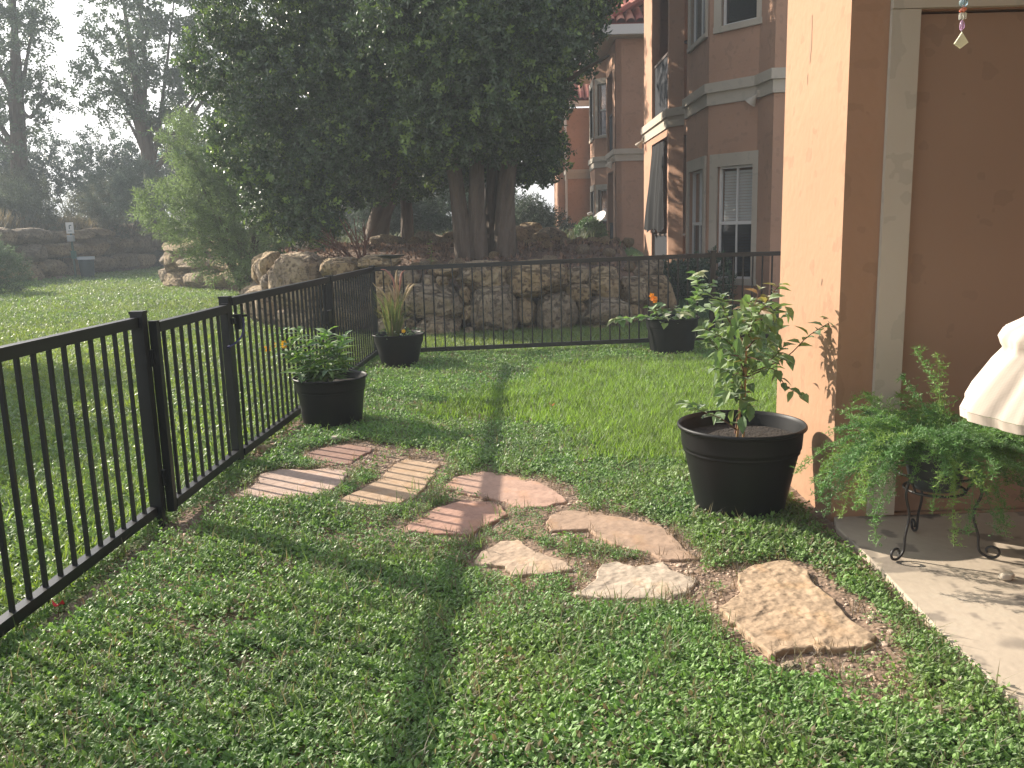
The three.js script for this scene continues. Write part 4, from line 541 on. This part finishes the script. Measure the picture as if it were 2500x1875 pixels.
// ---------------------------------------------------------------- closed umbrella, sun catcher, petals
{
  const t = thing('patio_umbrella', 'closed cream fabric patio umbrella entering at the right edge in front of the fern', 'umbrella', [1.615, 0.022, -2.38]);
  const prof = [[0.3, 0.635], [0.282, 0.675], [0.258, 0.715], [0.232, 0.76], [0.2, 0.8], [0.205, 0.82], [0.212, 0.84], [0.2, 0.865], [0.165, 0.885], [0.1, 0.93], [0.09, 1.1], [0.08, 1.5], [0.05, 1.85], [0.02, 1.98]], N = 128, pos = [], idx = [], uv = [];
  prof.forEach(([r, y], j) => { for (let i = 0; i <= N; i++) { const a = i / N * 6.28318, f = 1 + 0.06 * Math.cos(a * 6) * (j < 5 ? 1 : 0.3) + 0.02 * Math.sin(a * 17 + j * 0.3) + 0.009 * Math.sin(a * 39 + j); pos.push(Math.cos(a) * r * f, y + (j < 3 ? 0.006 * Math.cos(a * 6) : 0), Math.sin(a) * r * f); uv.push(i / N, y); } });
  for (let j = 0; j < prof.length - 1; j++) for (let i = 0; i < N; i++) { const a = j * (N + 1) + i, b = a + N + 1; idx.push(a, b, a + 1, a + 1, b, b + 1); }
  const g = new THREE.BufferGeometry(); g.setAttribute('position', new THREE.Float32BufferAttribute(pos, 3)); g.setAttribute('uv', new THREE.Float32BufferAttribute(uv, 2)); g.setIndex(idx); g.computeVertexNormals();
  part('canopy', g, M.cream, t);
  const hp = [], hi = [], hu = []; for (let i = 0; i <= N; i++) { const a = i / N * 6.28318, f = 1 + 0.06 * Math.cos(a * 6) + 0.02 * Math.sin(a * 17) + 0.009 * Math.sin(a * 39); for (const [r, y] of [[0.3, 0.634], [0.297, 0.608]]) { hp.push(Math.cos(a) * r * f, y + 0.006 * Math.cos(a * 6), Math.sin(a) * r * f); hu.push(i / N, y); } } for (let i = 0; i < N; i++) hi.push(i * 2, i * 2 + 2, i * 2 + 1, i * 2 + 1, i * 2 + 2, i * 2 + 3);
  const h = new THREE.BufferGeometry(); h.setAttribute('position', new THREE.Float32BufferAttribute(hp, 3)); h.setAttribute('uv', new THREE.Float32BufferAttribute(hu, 2)); h.setIndex(hi); h.computeVertexNormals(); part('hem', h, M.cream, t);
  part('pole', new THREE.CylinderGeometry(0.019, 0.019, 2.05, 16).translate(0, 1.025, 0), M.galv, t); part('base', new THREE.LatheGeometry([[0, 0], [0.05, 0], [0.05, 0.03], [0.035, 0.07], [0.03, 0.2], [0, 0.2]].map((a) => new THREE.Vector2(...a)), 40), M.iron, t);
}
{
  const t = thing('sun_catcher', 'string of coloured glass beads with a frosted kite pendant hanging at the top right', 'sun catcher', [1.2, 0, -2.35]);
  const gl = (c, r = 0.08) => new THREE.MeshPhysicalMaterial({ color: new THREE.Color().setRGB(...c), transmission: 0.85, roughness: r, thickness: 0.02, ior: 1.5 });
  part('string', tube([V(0, 1.68, 0), V(0, 2.1, 0), V(0, 2.62, 0)], [0.0007, 0.0007], 4), M.galv, t);
  part('bead', put(new THREE.IcosahedronGeometry(0.011, 2), 0, 1.756, 0), gl([0.55, 0.75, 0.82]), t);
  part('bead', new THREE.IcosahedronGeometry(0.0095, 1).scale(1.1, 0.65, 1).rotateZ(0.4).translate(0, 1.738, 0), gl([0.95, 0.3, 0.16]), t);
  part('bead', new RoundedBoxGeometry(0.0085, 0.017, 0.012, 3, 0.003).translate(-0.0044, 1.723, 0), gl([0.9, 0.88, 0.76]), t); part('bead', new RoundedBoxGeometry(0.0085, 0.017, 0.012, 3, 0.003).translate(0.0044, 1.723, 0), gl([0.9, 0.88, 0.76]), t);
  part('bead', new THREE.SphereGeometry(0.0065, 12, 10).scale(1, 2.1, 1).translate(0, 1.7, 0), gl([0.8, 0.5, 0.75]), t);
  const s = new THREE.Shape([[0, 1.681], [-0.0165, 1.655], [-0.001, 1.644], [0.0165, 1.657]].map((a) => new THREE.Vector2(...a)));
  part('pendant', new THREE.ExtrudeGeometry(s, { depth: 0.006, bevelEnabled: true, bevelSize: 0.0012, bevelThickness: 0.0012, bevelSegments: 2 }).translate(0, 0, -0.003), new THREE.MeshPhysicalMaterial({ color: new THREE.Color().setRGB(0.78, 0.74, 0.55), transmission: 0.5, roughness: 0.6, thickness: 0.006 }), t);
}
[[0.26, -5.63, 'red fallen flower petal on the grass in mid garden'], [-1.5, -2.62, 'red fallen flower petal under the front fence rail']].forEach(([x, z, label], i) => single('petal', merge([put(leaf(0.034, 0.026, 0.3, 0.3), 0, 0.02, 0, 1.2, 1, 0), put(leaf(0.03, 0.022, 0.3, 0.3), 0.01, 0.02, 0.01, 1.1, -1.2, 0.3)]), M.red, label, 'petal', [x, 0.025, z]));

// ---------------------------------------------------------------- trees and shrubs
const sprig = (n, L, l, w, spread, f = leaf4) => { const g = []; for (let i = 0; i < n; i++) { const t = (i + 0.6) / n, a = i * 2.4; g.push(put(f(l * rr(0.75, 1.15), w * rr(0.8, 1.15)), 0, t * L, 0, 0, 0, 0).applyMatrix4(new THREE.Matrix4().makeRotationFromEuler(new THREE.Euler(0, 0, 0))).translate(0, -t * L, 0).applyQuaternion(quatTo(V(Math.cos(a) * spread, rr(0.1, 0.8), Math.sin(a) * spread), R() * 6)).translate(0, t * L, 0)); } g.push(put(new THREE.CylinderGeometry(0.0015, 0.003, L, 4, 1, true), 0, L / 2, 0)); return merge(g); };
function crown(parent, clumps, geos, mat, tone, o = {}) {
  const lists = geos.map(() => []);
  for (const [x, y, z, rx, ry, rz, n] of clumps) for (let i = 0; i < n; i++) {
    const d = V(rr(-1, 1), rr(-1, 1), rr(-1, 1)); if (d.length() > 1) { i--; continue; } const r = Math.pow(d.length(), 0.45); d.normalize();
    const k = 0.82 + 0.36 * fbm(x + d.x * 2, y + d.y * 2, z + d.z * 2, 2), p = V(x + d.x * rx * r * k, y + d.y * ry * r * k, z + d.z * rz * r * k);
    const dir = d.clone().multiplyScalar(o.out ?? 1).add(V(rr(-0.7, 0.7), rr(-0.6, 0.6) + (o.lift ?? 0), rr(-0.7, 0.7))), c = tone(), s = rr(0.75, 1.3) * (o.scale ?? 1);
    lists[i % geos.length].push([p, quatTo(dir, R() * 6.283), s, ...c]);
  }
  lists.forEach((l, i) => { if (l.length) scatter(i ? 'crown_' + String(i).padStart(3, '0') : 'crown', geos[i], mat, l, parent); });
}
const limb = (parent, pts, r, mat, name = 'limb') => part(name, tube(pts, r, name === 'trunk' ? 28 : 9, 0.35), mat, parent);
const crownMat = foliage([1, 1, 1], { clearcoat: 1, clearcoatRoughness: 0.27, transmission: 0.35 }), softMat = foliage([1, 1, 1], { clearcoat: 0.15, transmission: 0.55 });
reseed(501);
const oakSprigs = [0, 1, 2].map(() => sprig(11, 0.17, 0.066, 0.04, 0.9)), farSprigs = [0, 1].map(() => sprig(14, 0.42, 0.14, 0.08, 0.9)), willowSprigs = [0, 1].map(() => sprig(20, 0.26, 0.08, 0.015, 0.55)), tinySprigs = [0, 1].map(() => sprig(14, 0.09, 0.028, 0.018, 0.9));
{
  reseed(511);
  const t = thing('shade_tree', 'big dark leafy tree with four ridged trunks on the raised bed in mid picture', 'tree');
  const B = (x, z) => V(x, 0.8, z);
  limb(t, [B(-0.62, -12.3), V(-0.68, 1.5, -12.3), V(-0.76, 2.3, -12.25), V(-1.1, 3.6, -12.3), V(-1.9, 5, -12.8)], [0.14, 0.105, 0.1, 0.09, 0.05], M.bark, 'trunk');
  limb(t, [B(-0.44, -12.3), V(-0.44, 1.6, -12.3), V(-0.4, 2.5, -12.3), V(-0.5, 4.0, -12.3), V(-0.6, 5.6, -12.4)], [0.14, 0.105, 0.1, 0.09, 0.05], M.bark, 'trunk');
  limb(t, [B(-0.22, -12.65), V(-0.2, 1.6, -12.65), V(-0.12, 2.5, -12.7), V(0.1, 4.0, -12.9), V(0.4, 5.4, -13)], [0.15, 0.115, 0.1, 0.08, 0.05], M.bark, 'trunk');
  limb(t, [B(-0.05, -12.4), V(-0.03, 1.6, -12.4), V(0.08, 2.3, -12.4), V(0.55, 3.4, -12.4), V(1.1, 4.6, -12.2)], [0.17, 0.125, 0.11, 0.1, 0.05], M.bark, 'trunk');
  limb(t, [V(-0.74, 2.2, -12.25), V(-1.5, 2.7, -12.4), V(-2.4, 2.7, -12.6), V(-2.9, 2.2, -12.5)], [0.07, 0.05, 0.035, 0.015], M.bark); limb(t, [V(-0.8, 2.6, -12.2), V(-1.8, 3.4, -12.7), V(-3, 3.8, -13)], [0.07, 0.05, 0.02], M.bark);
  limb(t, [V(-0.4, 2.6, -12.3), V(-0.7, 3.1, -11.6), V(-0.9, 3.3, -11.1)], [0.06, 0.04, 0.015], M.bark); limb(t, [V(0.1, 2.5, -12.4), V(0.8, 3.1, -11.6), V(1.3, 3.3, -11)], [0.06, 0.04, 0.015], M.bark);
  const C = [];
  const sp = (x, y, z, r, n, fy = 0.8) => C.push([x, y, z, r, r * fy, r, n]);
  sp(-2.75, 1.75, -10.9, 0.5, 420, 1); sp(-2.45, 1.5, -10.7, 0.34, 260, 1); sp(-2.1, 2.1, -11, 0.6, 520); sp(-3.1, 2.4, -11.2, 0.6, 480); sp(-2.5, 3.0, -11.2, 0.75, 700); sp(-3.5, 3.4, -11.6, 0.6, 460); sp(-2.9, 4.1, -11.4, 0.85, 780); sp(-1.6, 2.5, -10.9, 0.6, 520); sp(-1.5, 3.2, -10.9, 0.8, 760); sp(-1.9, 4.1, -11.2, 0.95, 900); sp(-0.8, 2.5, -11.3, 0.5, 420, 0.7); sp(-0.4, 3.0, -11.2, 0.8, 760); sp(-0.7, 3.9, -11.0, 1.0, 980); sp(0.2, 2.95, -11.5, 0.55, 480, 0.7); sp(0.15, 3.6, -11.4, 0.8, 820); sp(0.6, 4.4, -11.6, 0.8, 700); sp(0.45, 2.3, -12.6, 0.34, 260, 1); sp(0.4, 3.0, -12.4, 0.42, 340); sp(0.95, 4.7, -12.2, 0.6, 440); sp(-2.6, 5.2, -11.8, 1.1, 850); sp(-1, 5.2, -11.6, 1.2, 950); sp(0.5, 5.2, -12, 1.1, 850); sp(-3.2, 3.2, -13, 0.9, 600); sp(-1.6, 3.6, -13.4, 1.2, 850); sp(0.0, 3.6, -13.6, 1.05, 800); sp(-2.2, 4.9, -13.6, 1.3, 800); sp(0.2, 5.3, -13.8, 1.3, 750); sp(0.7, 4.2, -13.6, 0.6, 320); sp(-1.2, 6.2, -12.6, 1.2, 600); sp(1.2, 4.5, -12.2, 0.4, 240); sp(1.0, 4.0, -12.2, 0.34, 190); sp(0.82, 3.5, -12.2, 0.32, 180); sp(0.3, 2.35, -12.9, 0.45, 300); sp(-0.6, 2.7, -13.2, 0.7, 420); sp(-1.5, 2.2, -12.2, 0.6, 400);  sp(-0.1, 2.45, -11.9, 0.3, 170);
  for (const c of C) if (c[0] < -1.3) { c[0] *= 1.12; c[1] = 1.2 + (c[1] - 1.2) * 1.12; c[2] *= 1.12; for (let k = 3; k < 6; k++) c[k] *= 1.1; c[6] = Math.round(c[6] * 1.2); }
  crown(t, C, oakSprigs, crownMat, () => { const j = rr(0.6, 1.3); return R() < 0.15 ? [0.2 * j, 0.3 * j, 0.06 * j] : [0.06 * j, 0.104 * j, 0.034 * j]; });  // paler share of leaves paints in glints and sun shining through
}
{
  reseed(512);
  const t = thing('background_tree', 'dark leaning tree behind the big multi trunk tree to its left', 'tree');
  limb(t, [V(-2.75, 0.7, -17.6), V(-2.6, 1.5, -17.5), V(-2.2, 2.4, -17.4), V(-2.0, 4, -17.4), V(-2.2, 6, -17.4)], [0.26, 0.2, 0.19, 0.15, 0.08], M.darkBark, 'trunk'); limb(t, [V(-2.1, 0.8, -17.9), V(-2.1, 2.2, -17.9), V(-2.6, 4.2, -18)], [0.13, 0.11, 0.06], M.darkBark, 'trunk');
  limb(t, [V(-2.2, 2.6, -17.4), V(-3.2, 3.6, -17), V(-4.4, 4.2, -16.8)], [0.1, 0.07, 0.03], M.darkBark);
  const C = []; for (let i = 0; i < 26; i++) { const a = R() * 6.28, q = Math.sqrt(R()); C.push([-2.3 + Math.cos(a) * q * 2.3, rr(3.0, 7), -17.6 + Math.sin(a) * q * 1.8, 1, 0.8, 1, 260]); }
  for (let i = 0; i < 28; i++) C.push([rr(-1.8, 1.5), rr(5.8, 9.3), rr(-21, -14.6), 0.9, 0.7, 0.9, 230]);  // high clumps above the view, added to shade the apartment walls
  C.push([-1.2, 2.6, -17, 0.8, 0.5, 0.8, 200], [-3.0, 2.5, -17.6, 0.8, 0.5, 0.8, 200]);
  crown(t, C, oakSprigs, crownMat, () => { const j = rr(0.6, 1.3); return [0.055 * j, 0.095 * j, 0.036 * j]; }, { scale: 1.5 });
}
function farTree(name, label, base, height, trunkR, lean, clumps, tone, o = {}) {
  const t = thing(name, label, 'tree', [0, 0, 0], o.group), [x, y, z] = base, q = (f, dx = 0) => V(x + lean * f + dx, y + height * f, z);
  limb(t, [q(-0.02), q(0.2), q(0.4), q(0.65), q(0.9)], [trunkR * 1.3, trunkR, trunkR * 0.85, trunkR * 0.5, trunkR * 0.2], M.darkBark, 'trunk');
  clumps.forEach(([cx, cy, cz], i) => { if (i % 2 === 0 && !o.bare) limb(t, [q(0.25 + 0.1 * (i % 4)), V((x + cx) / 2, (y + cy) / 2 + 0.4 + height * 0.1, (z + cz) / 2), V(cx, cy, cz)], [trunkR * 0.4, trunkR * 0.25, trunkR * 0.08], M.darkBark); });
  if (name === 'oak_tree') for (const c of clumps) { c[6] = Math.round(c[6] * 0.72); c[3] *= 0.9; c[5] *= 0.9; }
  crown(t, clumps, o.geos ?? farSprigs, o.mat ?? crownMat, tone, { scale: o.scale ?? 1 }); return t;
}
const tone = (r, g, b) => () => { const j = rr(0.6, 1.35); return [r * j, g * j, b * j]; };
reseed(513);
farTree('oak_tree', 'lacy hazy oak at the far left edge rising above the stone wall', [-19, 2.3, -34], 9.5, 0.3, 0.9, [[-20.5, 6.2, -34, 1.3, 0.7, 1.2, 150], [-18.2, 6.3, -33.6, 1.2, 0.6, 1.2, 130], [-17.4, 7.0, -34, 0.7, 0.4, 0.9, 70], [-19.6, 7.6, -34.4, 1.4, 0.8, 1.2, 180], [-18.1, 8.0, -33.8, 0.9, 0.7, 1.0, 110], [-16.6, 6.6, -34, 0.6, 0.25, 0.6, 36], [-17.7, 9.2, -34, 0.8, 0.7, 0.9, 100], [-18.8, 9.6, -34, 1.5, 0.9, 1.4, 200], [-21, 9, -34, 1.6, 1, 1.4, 170], [-18, 10.4, -34, 0.9, 0.8, 1.0, 110], [-19.5, 11.4, -34.2, 1.5, 0.9, 1.3, 170], [-22, 7, -35, 1.4, 0.9, 1.2, 120], [-18.9, 5.2, -33.8, 0.8, 0.4, 0.8, 60]], tone(0.1, 0.145, 0.07));  // leaf tone lightened, putting bright haze glow into the colour
farTree('oak_tree', 'tall spreading hazy oak left of the big dark tree above the wall corner', [-13.2, 1.2, -33], 9.6, 0.26, -0.6, [[-14.3, 6.2, -33, 0.8, 0.5, 0.9, 90], [-13, 6.6, -32.6, 1.4, 0.8, 1.3, 220], [-11.4, 6.4, -33, 1.2, 0.7, 1.2, 170], [-10.2, 6.9, -33, 1.0, 0.7, 1.1, 140], [-14.4, 7.5, -33, 1.3, 0.8, 1.2, 200], [-12.4, 8, -32.8, 1.6, 1, 1.4, 320], [-10.6, 8.2, -33.2, 1.5, 1, 1.3, 260], [-13.9, 9.2, -33, 1.5, 0.9, 1.3, 240], [-11.9, 9.8, -33, 1.7, 1, 1.4, 320], [-10, 9.8, -33, 1.5, 1, 1.3, 240], [-13.2, 10.9, -33, 1.5, 0.9, 1.3, 200], [-11, 11.3, -33, 1.6, 0.9, 1.4, 220], [-9.4, 8.4, -33, 1.1, 0.9, 1.1, 150], [-9.2, 5.9, -33.4, 0.9, 0.5, 0.9, 90], [-12.4, 5.3, -33.4, 0.9, 0.5, 0.9, 110]], tone(0.1, 0.15, 0.07));  // foliage colour made paler here too, imitating haze
for (const [x, z, h, r, label] of [[-0.5, -24.5, 8.2, 1.5, 'dark shaded tree right of the trunks in front of the end apartment'], [-1.2, -29, 7.5, 1.8, 'dark background tree rising behind the multi trunk tree'], [-6.5, -36, 8, 2.4, 'background tree behind the feathery shrub'], [-3.2, -42, 8, 2.6, 'farthest background tree behind the raised bed']]) { const C = []; for (let i = 0; i < 16; i++) { const a = R() * 6.28, q = Math.sqrt(R()); C.push([x + Math.cos(a) * q * r, 0.9 + h * rr(0.22, 1), z + Math.sin(a) * q * r, r * 0.55, r * 0.45, r * 0.55, 130]); } farTree('background_tree', label, [x, 0.6, z], h, 0.18, 0.1, C, tone(0.055, 0.09, 0.04), { scale: 0.85 }); }
for (const [x, y, z, r, h, label] of [[-11.9, 4.6, -11.0, 1.5, 1.0, 'tree left of the view whose shadow falls across the lawn'], [-12.4, 7.2, -7.9, 1.5, 1.1, 'tall tree left of the view shading the near corner of the garden']]) { const C = []; for (let i = 0; i < 9; i++) C.push([x + rr(-1, 1) * r * 0.7, y + rr(-1, 1) * h * 0.6, z + rr(-1, 1) * r * 0.7, r * 0.6, h * 0.6, r * 0.6, z < -9 ? 150 : 200]); farTree('lawn_tree', label, [x, 0, z], y, 0.16, 0, C, tone(0.04, 0.08, 0.035), { scale: 0.9 }); }
function shrub(name, label, base, C, geos, mat, tn, o = {}) {
  const t = thing(name, label, o.category ?? 'shrub', [0, 0, 0], o.group), b = V(...base);
  C.forEach(([x, y, z], i) => { if (i < (o.stems ?? 6)) limb(t, [b.clone().add(V(rr(-0.1, 0.1), 0, rr(-0.1, 0.1))), V(lerp(base[0], x, 0.5) + rr(-0.1, 0.1), lerp(base[1], y, 0.6), lerp(base[2], z, 0.5)), V(x, y, z)], o.r ?? [0.03, 0.02, 0.008], o.bark ?? M.darkBark, 'stem'); });
  crown(t, C, geos, mat, tn, o); return t;
}
reseed(520);
shrub('willow_shrub', 'feathery light green narrow leaved shrub leaning left over the stone wall corner', [-4.55, 0.2, -14.9], [[-5.95, 1.72, -15.6, 0.55, 0.4, 0.5, 195], [-5.45, 1.37, -15.4, 0.5, 0.4, 0.5, 165], [-5.15, 1.81, -15.4, 0.6, 0.5, 0.5, 225], [-4.65, 1.46, -15.2, 0.6, 0.55, 0.5, 240], [-4.25, 1.9, -15.2, 0.6, 0.5, 0.5, 225], [-4.65, 2.34, -15.4, 0.6, 0.5, 0.5, 225], [-5.15, 2.43, -15.6, 0.5, 0.4, 0.4, 150], [-5.6, 2.69, -15.8, 0.36, 0.45, 0.35, 112], [-5.85, 3.0, -15.9, 0.24, 0.35, 0.24, 67], [-3.95, 2.51, -15.3, 0.5, 0.45, 0.5, 165], [-4.25, 2.87, -15.5, 0.4, 0.4, 0.4, 112], [-3.75, 1.37, -14.9, 0.5, 0.5, 0.5, 150], [-4.25, 0.97, -14.9, 0.55, 0.4, 0.5, 165], [-4.95, 0.93, -15.1, 0.5, 0.35, 0.5, 127], [-4.15, 0.58, -14.7, 0.5, 0.3, 0.4, 90], [-3.55, 0.93, -14.6, 0.4, 0.4, 0.4, 90]], willowSprigs, softMat, tone(0.2, 0.28, 0.1), { lift: 0.5, stems: 16 });
shrub('willow_shrub', 'fuzzy grey green shrub cut off by the left edge below the stone wall', [-12.6, 0, -21], [[-12.9, 0.7, -21, 0.8, 0.6, 0.7, 340], [-12.3, 0.45, -20.8, 0.5, 0.5, 0.5, 200], [-13.5, 0.9, -21.2, 0.8, 0.7, 0.7, 300]], willowSprigs, softMat, tone(0.1, 0.15, 0.07), { lift: 0.4, scale: 1.1 });
const hedgeSpots = [[-24, -40, 4.4, 2.3], [-20.5, -41, 4.2, 2.2], [-17.5, -40, 4.3, 2.1], [-14.8, -41, 4.5, 2], [-12.2, -40, 4.6, 1.9], [-9.6, -38, 4.2, 1.7], [-27, -42, 5, 2.5]];
const hedgeLook = ['leftmost background shrub beyond the stone wall', 'rounded dark shrub behind the far left oak trunk', 'shrub filling the hedge line right of the pale pillar', 'shrub in the middle of the background hedge line', 'shrub behind the trunk of the spreading oak', 'shrub at the right end of the background hedge', 'broad shrub past the left edge of the hedge line'];
hedgeSpots.forEach(([x, z, h, r], i) => shrub('background_shrub', hedgeLook[i], [x, 1.7, z], [0, 1, 2, 3, 4, 5, 6].map((k) => [x + rr(-0.8, 0.8) * r, 2.2 + h * rr(0.1, 0.75), z + rr(-0.5, 0.5), r * 0.55, h * 0.25, r * 0.5, 130]), farSprigs, crownMat, tone(0.05, 0.085, 0.045), { group: 'shrubs of the background hedge', scale: 0.9 }));
for (const [x, y, z, r, h, c, label] of [[-13.6, 2.6, -31.5, 1.1, 1.4, [0.12, 0.16, 0.11], 'pale grey green shrub before the spreading oak trunk'], [-16.9, 2.2, -30.5, 0.9, 0.9, [0.1, 0.13, 0.07], 'low dry shrub above the left part of the stone wall'], [-18.5, 2.6, -33, 1.2, 1.2, [0.1, 0.12, 0.06], 'brownish brush around the far left oak trunk'], [-15.9, 2.3, -34, 1.1, 1.0, [0.11, 0.12, 0.07], 'low brush above the middle of the stone wall'], [-2.1, 1.6, -23.5, 1.1, 1.2, [0.09, 0.14, 0.08], 'blue green bush seen through the gap left of the trunks'], [-3.4, 1.5, -22.5, 0.8, 1.0, [0.08, 0.12, 0.07], 'green bush behind the leaning dark trunk'], [0.4, 1.2, -22, 1.0, 0.6, [0.06, 0.09, 0.05], 'low dark bush right of the trunks']]) shrub('brush_shrub', label, [x, y - h * 0.8, z], [0, 1, 2, 3, 4].map(() => [x + rr(-0.7, 0.7) * r, y + rr(-0.5, 0.6) * h, z + rr(-0.4, 0.4), r * 0.6, h * 0.5, r * 0.6, 150]), willowSprigs, softMat, tone(...c), { lift: 0.6, scale: 1.5 });
{ // dry grass on the hill
  reseed(530); const l = []; for (let i = 0; i < 2600; i++) { const x = rr(-26, -15.9), z = rr(-41, -24), j = rr(0.6, 1.3); if (!inPoly(HILL, x, z)) continue; l.push([V(x, hillH(x, z), z), upright(), V(7, rr(5, 10), 7), 0.2 * j, 0.16 * j, 0.08 * j]); }
  const g = thing('dry_grass', 'tall dry grass above the far left stone wall', 'grass'); g.userData.kind = 'stuff'; scatter('grass_blades', bladeGeos[1], softMat, l, g);
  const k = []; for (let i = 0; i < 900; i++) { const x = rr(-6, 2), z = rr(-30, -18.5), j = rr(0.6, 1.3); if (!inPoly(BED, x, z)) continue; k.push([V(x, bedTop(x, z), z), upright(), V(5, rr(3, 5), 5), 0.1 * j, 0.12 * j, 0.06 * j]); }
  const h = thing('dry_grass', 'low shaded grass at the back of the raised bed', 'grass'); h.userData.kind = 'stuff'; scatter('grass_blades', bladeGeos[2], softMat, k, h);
}
{
  reseed(531); const t = thing('bare_shrub', 'nearly leafless red brown branches fanning out at the left end of the boulder wall top', 'shrub', [-1.94, 0.8, -11.5]);
  for (let i = 0; i < 17; i++) { const a = rr(-1.2, 0.35), l = rr(0.35, 0.75), z = rr(-0.3, 0.3), e = V(Math.sin(a) * l * 1.2, Math.cos(a) * l, z); part('branch', [tube([V(rr(-0.04, 0.04), -0.1, 0), e.clone().multiplyScalar(0.5).add(V(rr(-0.04, 0.04), 0.03, 0)), e], [0.019, 0.012, 0.004], 6), ...[0, 1, 2].map(() => { const s = e.clone().multiplyScalar(rr(0.5, 0.85)); return tube([s, s.clone().add(V(rr(-0.12, 0.08), rr(0.08, 0.2), rr(-0.1, 0.1)))], [0.005, 0.002], 4); })], M.redStem, t); }
}
shrub('round_hedge', 'round clipped green bush before the end apartment', [1.9, 0.6, -20], [[1.9, 1.08, -20, 0.29, 0.32, 0.29, 1100]], tinySprigs, crownMat, tone(0.1, 0.2, 0.05), { r: [0.02, 0.015, 0.01], out: 1.4, scale: 1.2 });
shrub('wall_shrub', 'dark glossy leaved shrub against the apartment wall behind the vine pot', [2.75, 0, -13.6], [[2.7, 0.3, -13.6, 0.3, 0.28, 0.35, 380], [2.9, 0.36, -13.7, 0.26, 0.24, 0.3, 220], [2.5, 0.35, -13.4, 0.3, 0.3, 0.3, 200], [3.1, 0.4, -13.2, 0.3, 0.35, 0.3, 220]], tinySprigs, crownMat, tone(0.04, 0.085, 0.03), { scale: 1.5 });
{
  const t = thing('yellow_sprout', 'single small yellow green sprout on the mulch left of the trunks', 'plant', [-1.06, 0.8, -11.7]), Y = leafMats([[0.3, 0.4, 0.06]]); reseed(540);
  part('stem', tube([V(0, 0, 0), V(0.02, 0.2, 0), V(-0.01, 0.34, 0)], [0.004, 0.002], 5), M.greenStem, t); for (let i = 0; i < 12; i++) leafAt(t, leafBase, Y[0], V(rr(-0.01, 0.02), 0.03 + i * 0.026, 0), V(Math.cos(i * 2.4), 0.4, Math.sin(i * 2.4)), rr(0.04, 0.07));
}
// ---------------------------------------------------------------- small background things
{
  const t = thing('satellite_dish', 'pale grey satellite dish on a bent pole beside the round bush', 'satellite dish', [2.16, 0.7, -20.05]);
  part('pole', tube([V(0, 0, 0), V(0, 0.5, 0), V(-0.02, 0.62, 0)], [0.018, 0.018], 8), M.dark, t);
  part('dish', new THREE.LatheGeometry([[0, 0], [0.08, 0.006], [0.15, 0.022], [0.21, 0.05], [0.213, 0.047], [0.15, 0.017], [0, -0.005]].map((a) => new THREE.Vector2(...a)), 32).rotateX(0.4).rotateZ(0.75).translate(-0.04, 0.74, 0), M.white, t);
  part('arm', tube([V(-0.06, 0.66, 0.02), V(-0.16, 0.74, 0.05), V(-0.24, 0.84, 0.06)], [0.012, 0.012], 6), M.dark, t); part('receiver', new RoundedBoxGeometry(0.11, 0.07, 0.07, 3, 0.02).rotateZ(0.3).translate(-0.26, 0.87, 0.06), M.white, t);
}
{
  const t = thing('waste_station', 'small white sign with a dispenser on a green post before the stone wall', 'sign', [-14.35, 0, -28.5]);
  part('post', box(0.06, 1.9, 0.04, 0, 0.95, 0), std([0.05, 0.1, 0.08]), t); part('sign_board', box(0.25, 0.36, 0.012, 0, 1.72, 0.03), M.white, t); part('sign_text', [box(0.03, 0.12, 0.002, -0.01, 1.74, 0.038), box(0.06, 0.03, 0.002, 0.03, 1.8, 0.038), box(0.14, 0.016, 0.002, 0, 1.62, 0.038)], M.bin, t); part('dispenser', new RoundedBoxGeometry(0.22, 0.2, 0.1, 2, 0.02).translate(0, 1.38, 0.04), M.galv, t); part('dispenser', new RoundedBoxGeometry(0.16, 0.26, 0.1, 2, 0.02).translate(0.04, 0.85, 0.05), std([0.04, 0.13, 0.1]), t);
  const b = thing('trash_bin', 'grey blue trash bin with a clear liner standing beside the sign post', 'bin', [-14.0, 0, -28.6]);
  part('bin_body', new THREE.LatheGeometry([[0, 0], [0.19, 0], [0.25, 0.72], [0.265, 0.72], [0.265, 0.76], [0.24, 0.76], [0.18, 0.05]].map((a) => new THREE.Vector2(...a)), 32), M.bin, b); part('liner', new THREE.CylinderGeometry(0.272, 0.27, 0.1, 32, 1, true).translate(0, 0.73, 0), std([0.6, 0.63, 0.66], { side: THREE.DoubleSide, roughness: 0.3 }), b);
}
{
  const t = thing('bird_dish', 'shallow black dish on a thin stake behind the fence corner', 'bird feeder', [-1.25, 0, -9.15]);
  part('stake', new THREE.CylinderGeometry(0.006, 0.006, 0.97, 8).translate(0, 0.485, 0), M.iron, t); part('dish', new THREE.LatheGeometry([[0, 0], [0.07, 0.004], [0.16, 0.03], [0.163, 0.027], [0.08, -0.004], [0, -0.01]].map((a) => new THREE.Vector2(...a)), 32).translate(0, 0.965, 0), M.iron, t);
}
single('pale_stand_in', boulder(0.5, 0.55, 0.3, 299, 7), std([0.8, 0.76, 0.7], { bumpMap: pits, bumpScale: 0.02 }), 'added pale boulder standing in for a bright white thing behind the low leaves at the left of the tree', 'rock', [-2.95, 1.3, -12.7]);  // added stand-in for a bright white object glinting beyond the leaves

// ---------------------------------------------------------------- haze, render
const FOG = 0.0038;
if (FOG) scene.fog = new THREE.FogExp2(new THREE.Color().setRGB(0.85, 0.94, 1), FOG);
const renderer = new THREE.WebGLRenderer({ antialias: true });
renderer.toneMapping = THREE.LinearToneMapping;
renderer.toneMappingExposure = EXPOSURE;
renderer.shadowMap.enabled = true;
renderer.setSize(1024, 768);
renderer.render(scene, camera);
